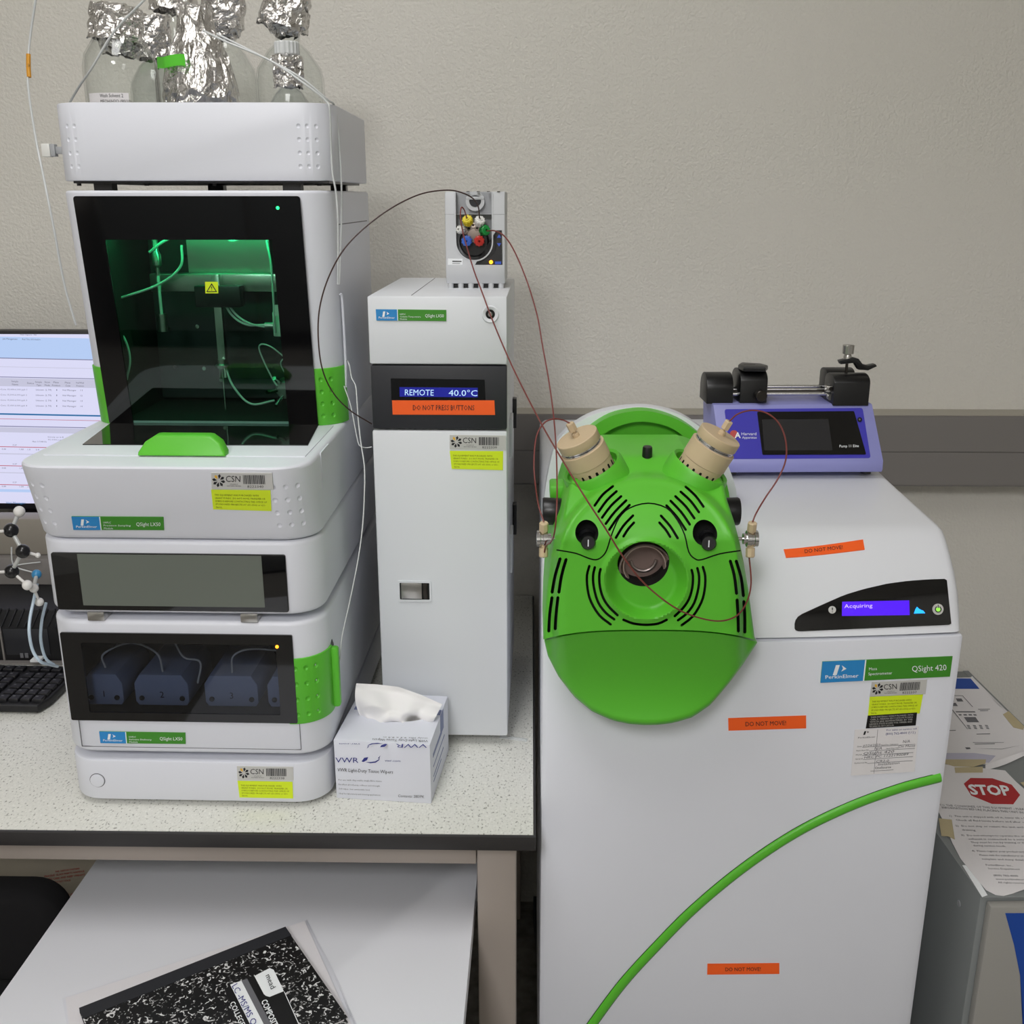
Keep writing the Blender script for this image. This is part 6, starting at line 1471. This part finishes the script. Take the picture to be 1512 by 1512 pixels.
# desktop computer
py = 1.70; pz1 = aY(40, 900, py).z
pc = thing('desktop_computer', 'black slim desktop computer lying behind the keyboard', 'computer', loc=(-1.0, py + .1, .76))
part('case', box(-1.25, -.68, py, 1.98, .762, pz1, .003), 'kbd', pc)
for x in (-1.2, -.73):
    part('rubber_foot', cyl((x, 1.75, .76), (x, 1.75, .7625), .01), 'black', pc); part('rubber_foot', cyl((x, 1.95, .76), (x, 1.95, .7625), .01), 'black', pc)
za = aY(40, 925, py).z
bm = bmesh.new()
for k in range(40):
    x = -1.24 + k * .0138
    for sgn in (1,):
        b2 = box(-.0012, .0012, -.003, .0, 0, (pz1 - za) * 1.25); b2.transform(Matrix.Translation((x, py, za)) @ Matrix.Rotation(R(28), 4, 'Y')); bm = join(bm, b2)
part('vent_slats', bm, 'charcoal', pc, kind='stuff')
p_ = aY(33, 955, py); part('port_panel', box(p_.x - .03, p_.x + .05, py - .002, py, .775, za - .004, .001), 'charcoal', pc)
part('edge_trim', box(p_.x - .036, p_.x - .033, py - .003, py, .764, za, 0), 'rail', pc)
for k, x_ in enumerate((33, 40)): q = aY(x_, 965, py); part('usb_port', box(q.x - .003, q.x + .003, py - .003, py - .0015, q.z - .007, q.z + .002), 'inkgrey', pc)
part('cable_end', box(aY(52, 970, py).x, aY(58, 970, py).x + .01, py - .02, py, aY(52, 971, py).z, aY(52, 968, py).z), 'printwhite', pc)
part('front_trim', box(-1.25, -.68, py - .012, py - .001, .7615, .7645), 'rail', pc)
# keyboard
KB = Fr(aZ(57, 1056, .76).x, aZ(57, 1056, .76).y, .76, -1.5)
kb_ = thing('keyboard', 'black computer keyboard at the left edge of the worktop', 'keyboard', fr=KB)
kw = KB.Z(78, 1022, .02)[0]
LP('keyboard_body', ext([(-.44, 0), (0, 0), (kw + .002, .03), (kw + .002, .148), (-.44, .148)], .004, .017, .003, 3), 'kbd', kb_)
for x in (-.4, -.03):
    for y in (.02, .13): LP('rubber_foot', cyl((x, y, 0), (x, y, .0045), .006), 'black', kb_)
km = None
for r_ in range(6):
    for c_ in range(12):
        x = kw - .012 - c_ * .0192 - (.008 if c_ > 3 else 0) - (.008 if c_ > 6 else 0); y = .018 + r_ * .0205 + (.006 if r_ == 5 else 0)
        if c_ in (0,) and r_ == 5: pass
        if km is None:
            ko = LP('key', ext(rrect(-.0082, .0082, -.0085, .0085, .002, 2), 0, .007, .0012, 1), 'key', kb_); km = ko.data
            lg = LP('key_legend', box(-.005, -.001, .001, .0035, .0069, .0072), 'inkgrey', kb_); lm = lg.data; lg.parent = ko
        else:
            ko = bpy.data.objects.new('key', km); COL.objects.link(ko); ko.parent = kb_; lg = bpy.data.objects.new('key_legend', lm); COL.objects.link(lg); lg.parent = ko
        ko.location = (x, y, .016)
# molecular model
mm = thing('molecular_model', 'ball and stick molecular model with black and white balls', 'model', loc=aY(0, 900, 1.50))
B = dict(w1=(28.5, 755.3, 1.50, 8.2, 'ball_w'), b1=(16.4, 783, 1.49, 10.6, 'ball_b'), b2=(33.7, 814, 1.48, 10.3, 'ball_b'), b3=(17.3, 843.8, 1.49, 10.3, 'ball_b'), w2=(40.4, 864, 1.485, 7.6, 'ball_w'), w3=(50, 868.5, 1.50, 6.8, 'ball_w'), w4=(58, 888.8, 1.51, 6.5, 'ball_w'), u1=(54, 848, 1.53, 7, 'ball_u'),
         b4=(-22, 787, 1.47, 10.5, 'ball_b'), b5=(-22, 846, 1.47, 10.5, 'ball_b'), b6=(-40, 816, 1.48, 10.3, 'ball_b'), w5=(-30, 900, 1.46, 8, 'ball_w'), w6=(-14, 1002, 1.475, 8, 'ball_w'), b7=(-28, 950, 1.47, 10, 'ball_b'), n1=(56, 820, 1.49, 4, 'ball_w'))
BP = {}
for k, (x, y, Y, r_, m_) in B.items():
    p_ = aY(x, y, Y); BP[k] = p_; part('atom_ball', sph(p_, r_ / F * (p_ - O).dot(FW), 20), m_, mm, label={'ball_w': 'white ball', 'ball_b': 'black ball', 'ball_u': 'blue ball'}[m_])
for a_, b_, m_ in (('w1', 'b1', 'ball_s'), ('b1', 'b2', 'ball_s'), ('b2', 'b3', 'ball_s'), ('b3', 'w2', 'ball_w'), ('w3', 'w4', 'ball_w'), ('b2', 'n1', 'ball_w'), ('b1', 'b4', 'ball_w'), ('b3', 'b5', 'ball_w'), ('b4', 'b6', 'ball_s'), ('b5', 'b6', 'ball_s'), ('b5', 'w5', 'ball_s'), ('w5', 'b7', 'ball_s'), ('b7', 'w6', 'ball_w'), ('w2', 'w3', 'ball_w'), ('u1', 'w3', 'ball_s')):
    part('bond_stick', cyl(BP[a_], BP[b_], .0022 if m_ == 'ball_w' else .003, 10), m_, mm)
tubing('blue_tube', [(55, 862, 1.52), (50, 885, 1.50), (44, 915, 1.48), (43.5, 938, 1.47), (49, 962, 1.47), (60, 977, 1.47), (72, 981, 1.49), (85, 984, 1.52)], .0024, 'bluetube', 'outer pale blue tube curving behind the left side of the pump module')
tubing('blue_tube', [(68, 890, 1.54), (62, 915, 1.52), (60, 940, 1.51), (63, 960, 1.51), (69, 974, 1.51), (80, 982, 1.52)], .0024, 'bluetube', 'inner pale blue tube curving behind the left side of the pump module')

# ================================================================ THE ROOM BEHIND THE VIEWER (seen mirrored in the dark panes)
fb = thing('opposite_bench', 'grey bench along the opposite wall, behind the viewer', 'bench', loc=(0, -2.6, 0))
part('worktop', box(-2.2, 2.2, -2.95, -2.2, .88, .92, .002), 'counter', fb)
for k in range(6): part('cupboard_door', box(-2.18 + k * .73, -1.47 + k * .73, -2.215, -2.2, .1, .87, .002), 'cabgrey', fb)
part('carcass', box(-2.18, 2.18, -2.94, -2.216, .1, .88), 'frame', fb)
part('kick_board', box(-2.15, 2.15, -2.9, -2.25, 0, .1), 'charcoal', fb)
for x, w_, h_, nm, lb in ((-1.6, .45, .38, 'lab_printer', 'beige printer on the opposite bench, left, added for reflections'), (-.7, .5, .5, 'reflection_box_mid', 'beige box on the opposite bench, middle, added for reflections'), (.3, .4, .3, 'reflection_box_right', 'beige box on the opposite bench, right, added for reflections')):  # unseen plain boxes, added only to be reflected in the dark panes
    t = thing(nm, lb, 'equipment', loc=(x, -2.55, .92))
    part('housing', box(x - w_ / 2, x + w_ / 2, -2.8, -2.35, .92, .92 + h_, .02, 3), 'standgrey', t)
    part('front_door', box(x - w_ / 2 + .04, x + w_ / 2 - .04, -2.352, -2.338, .97, .92 + h_ - .08, .005), 'charcoal', t)
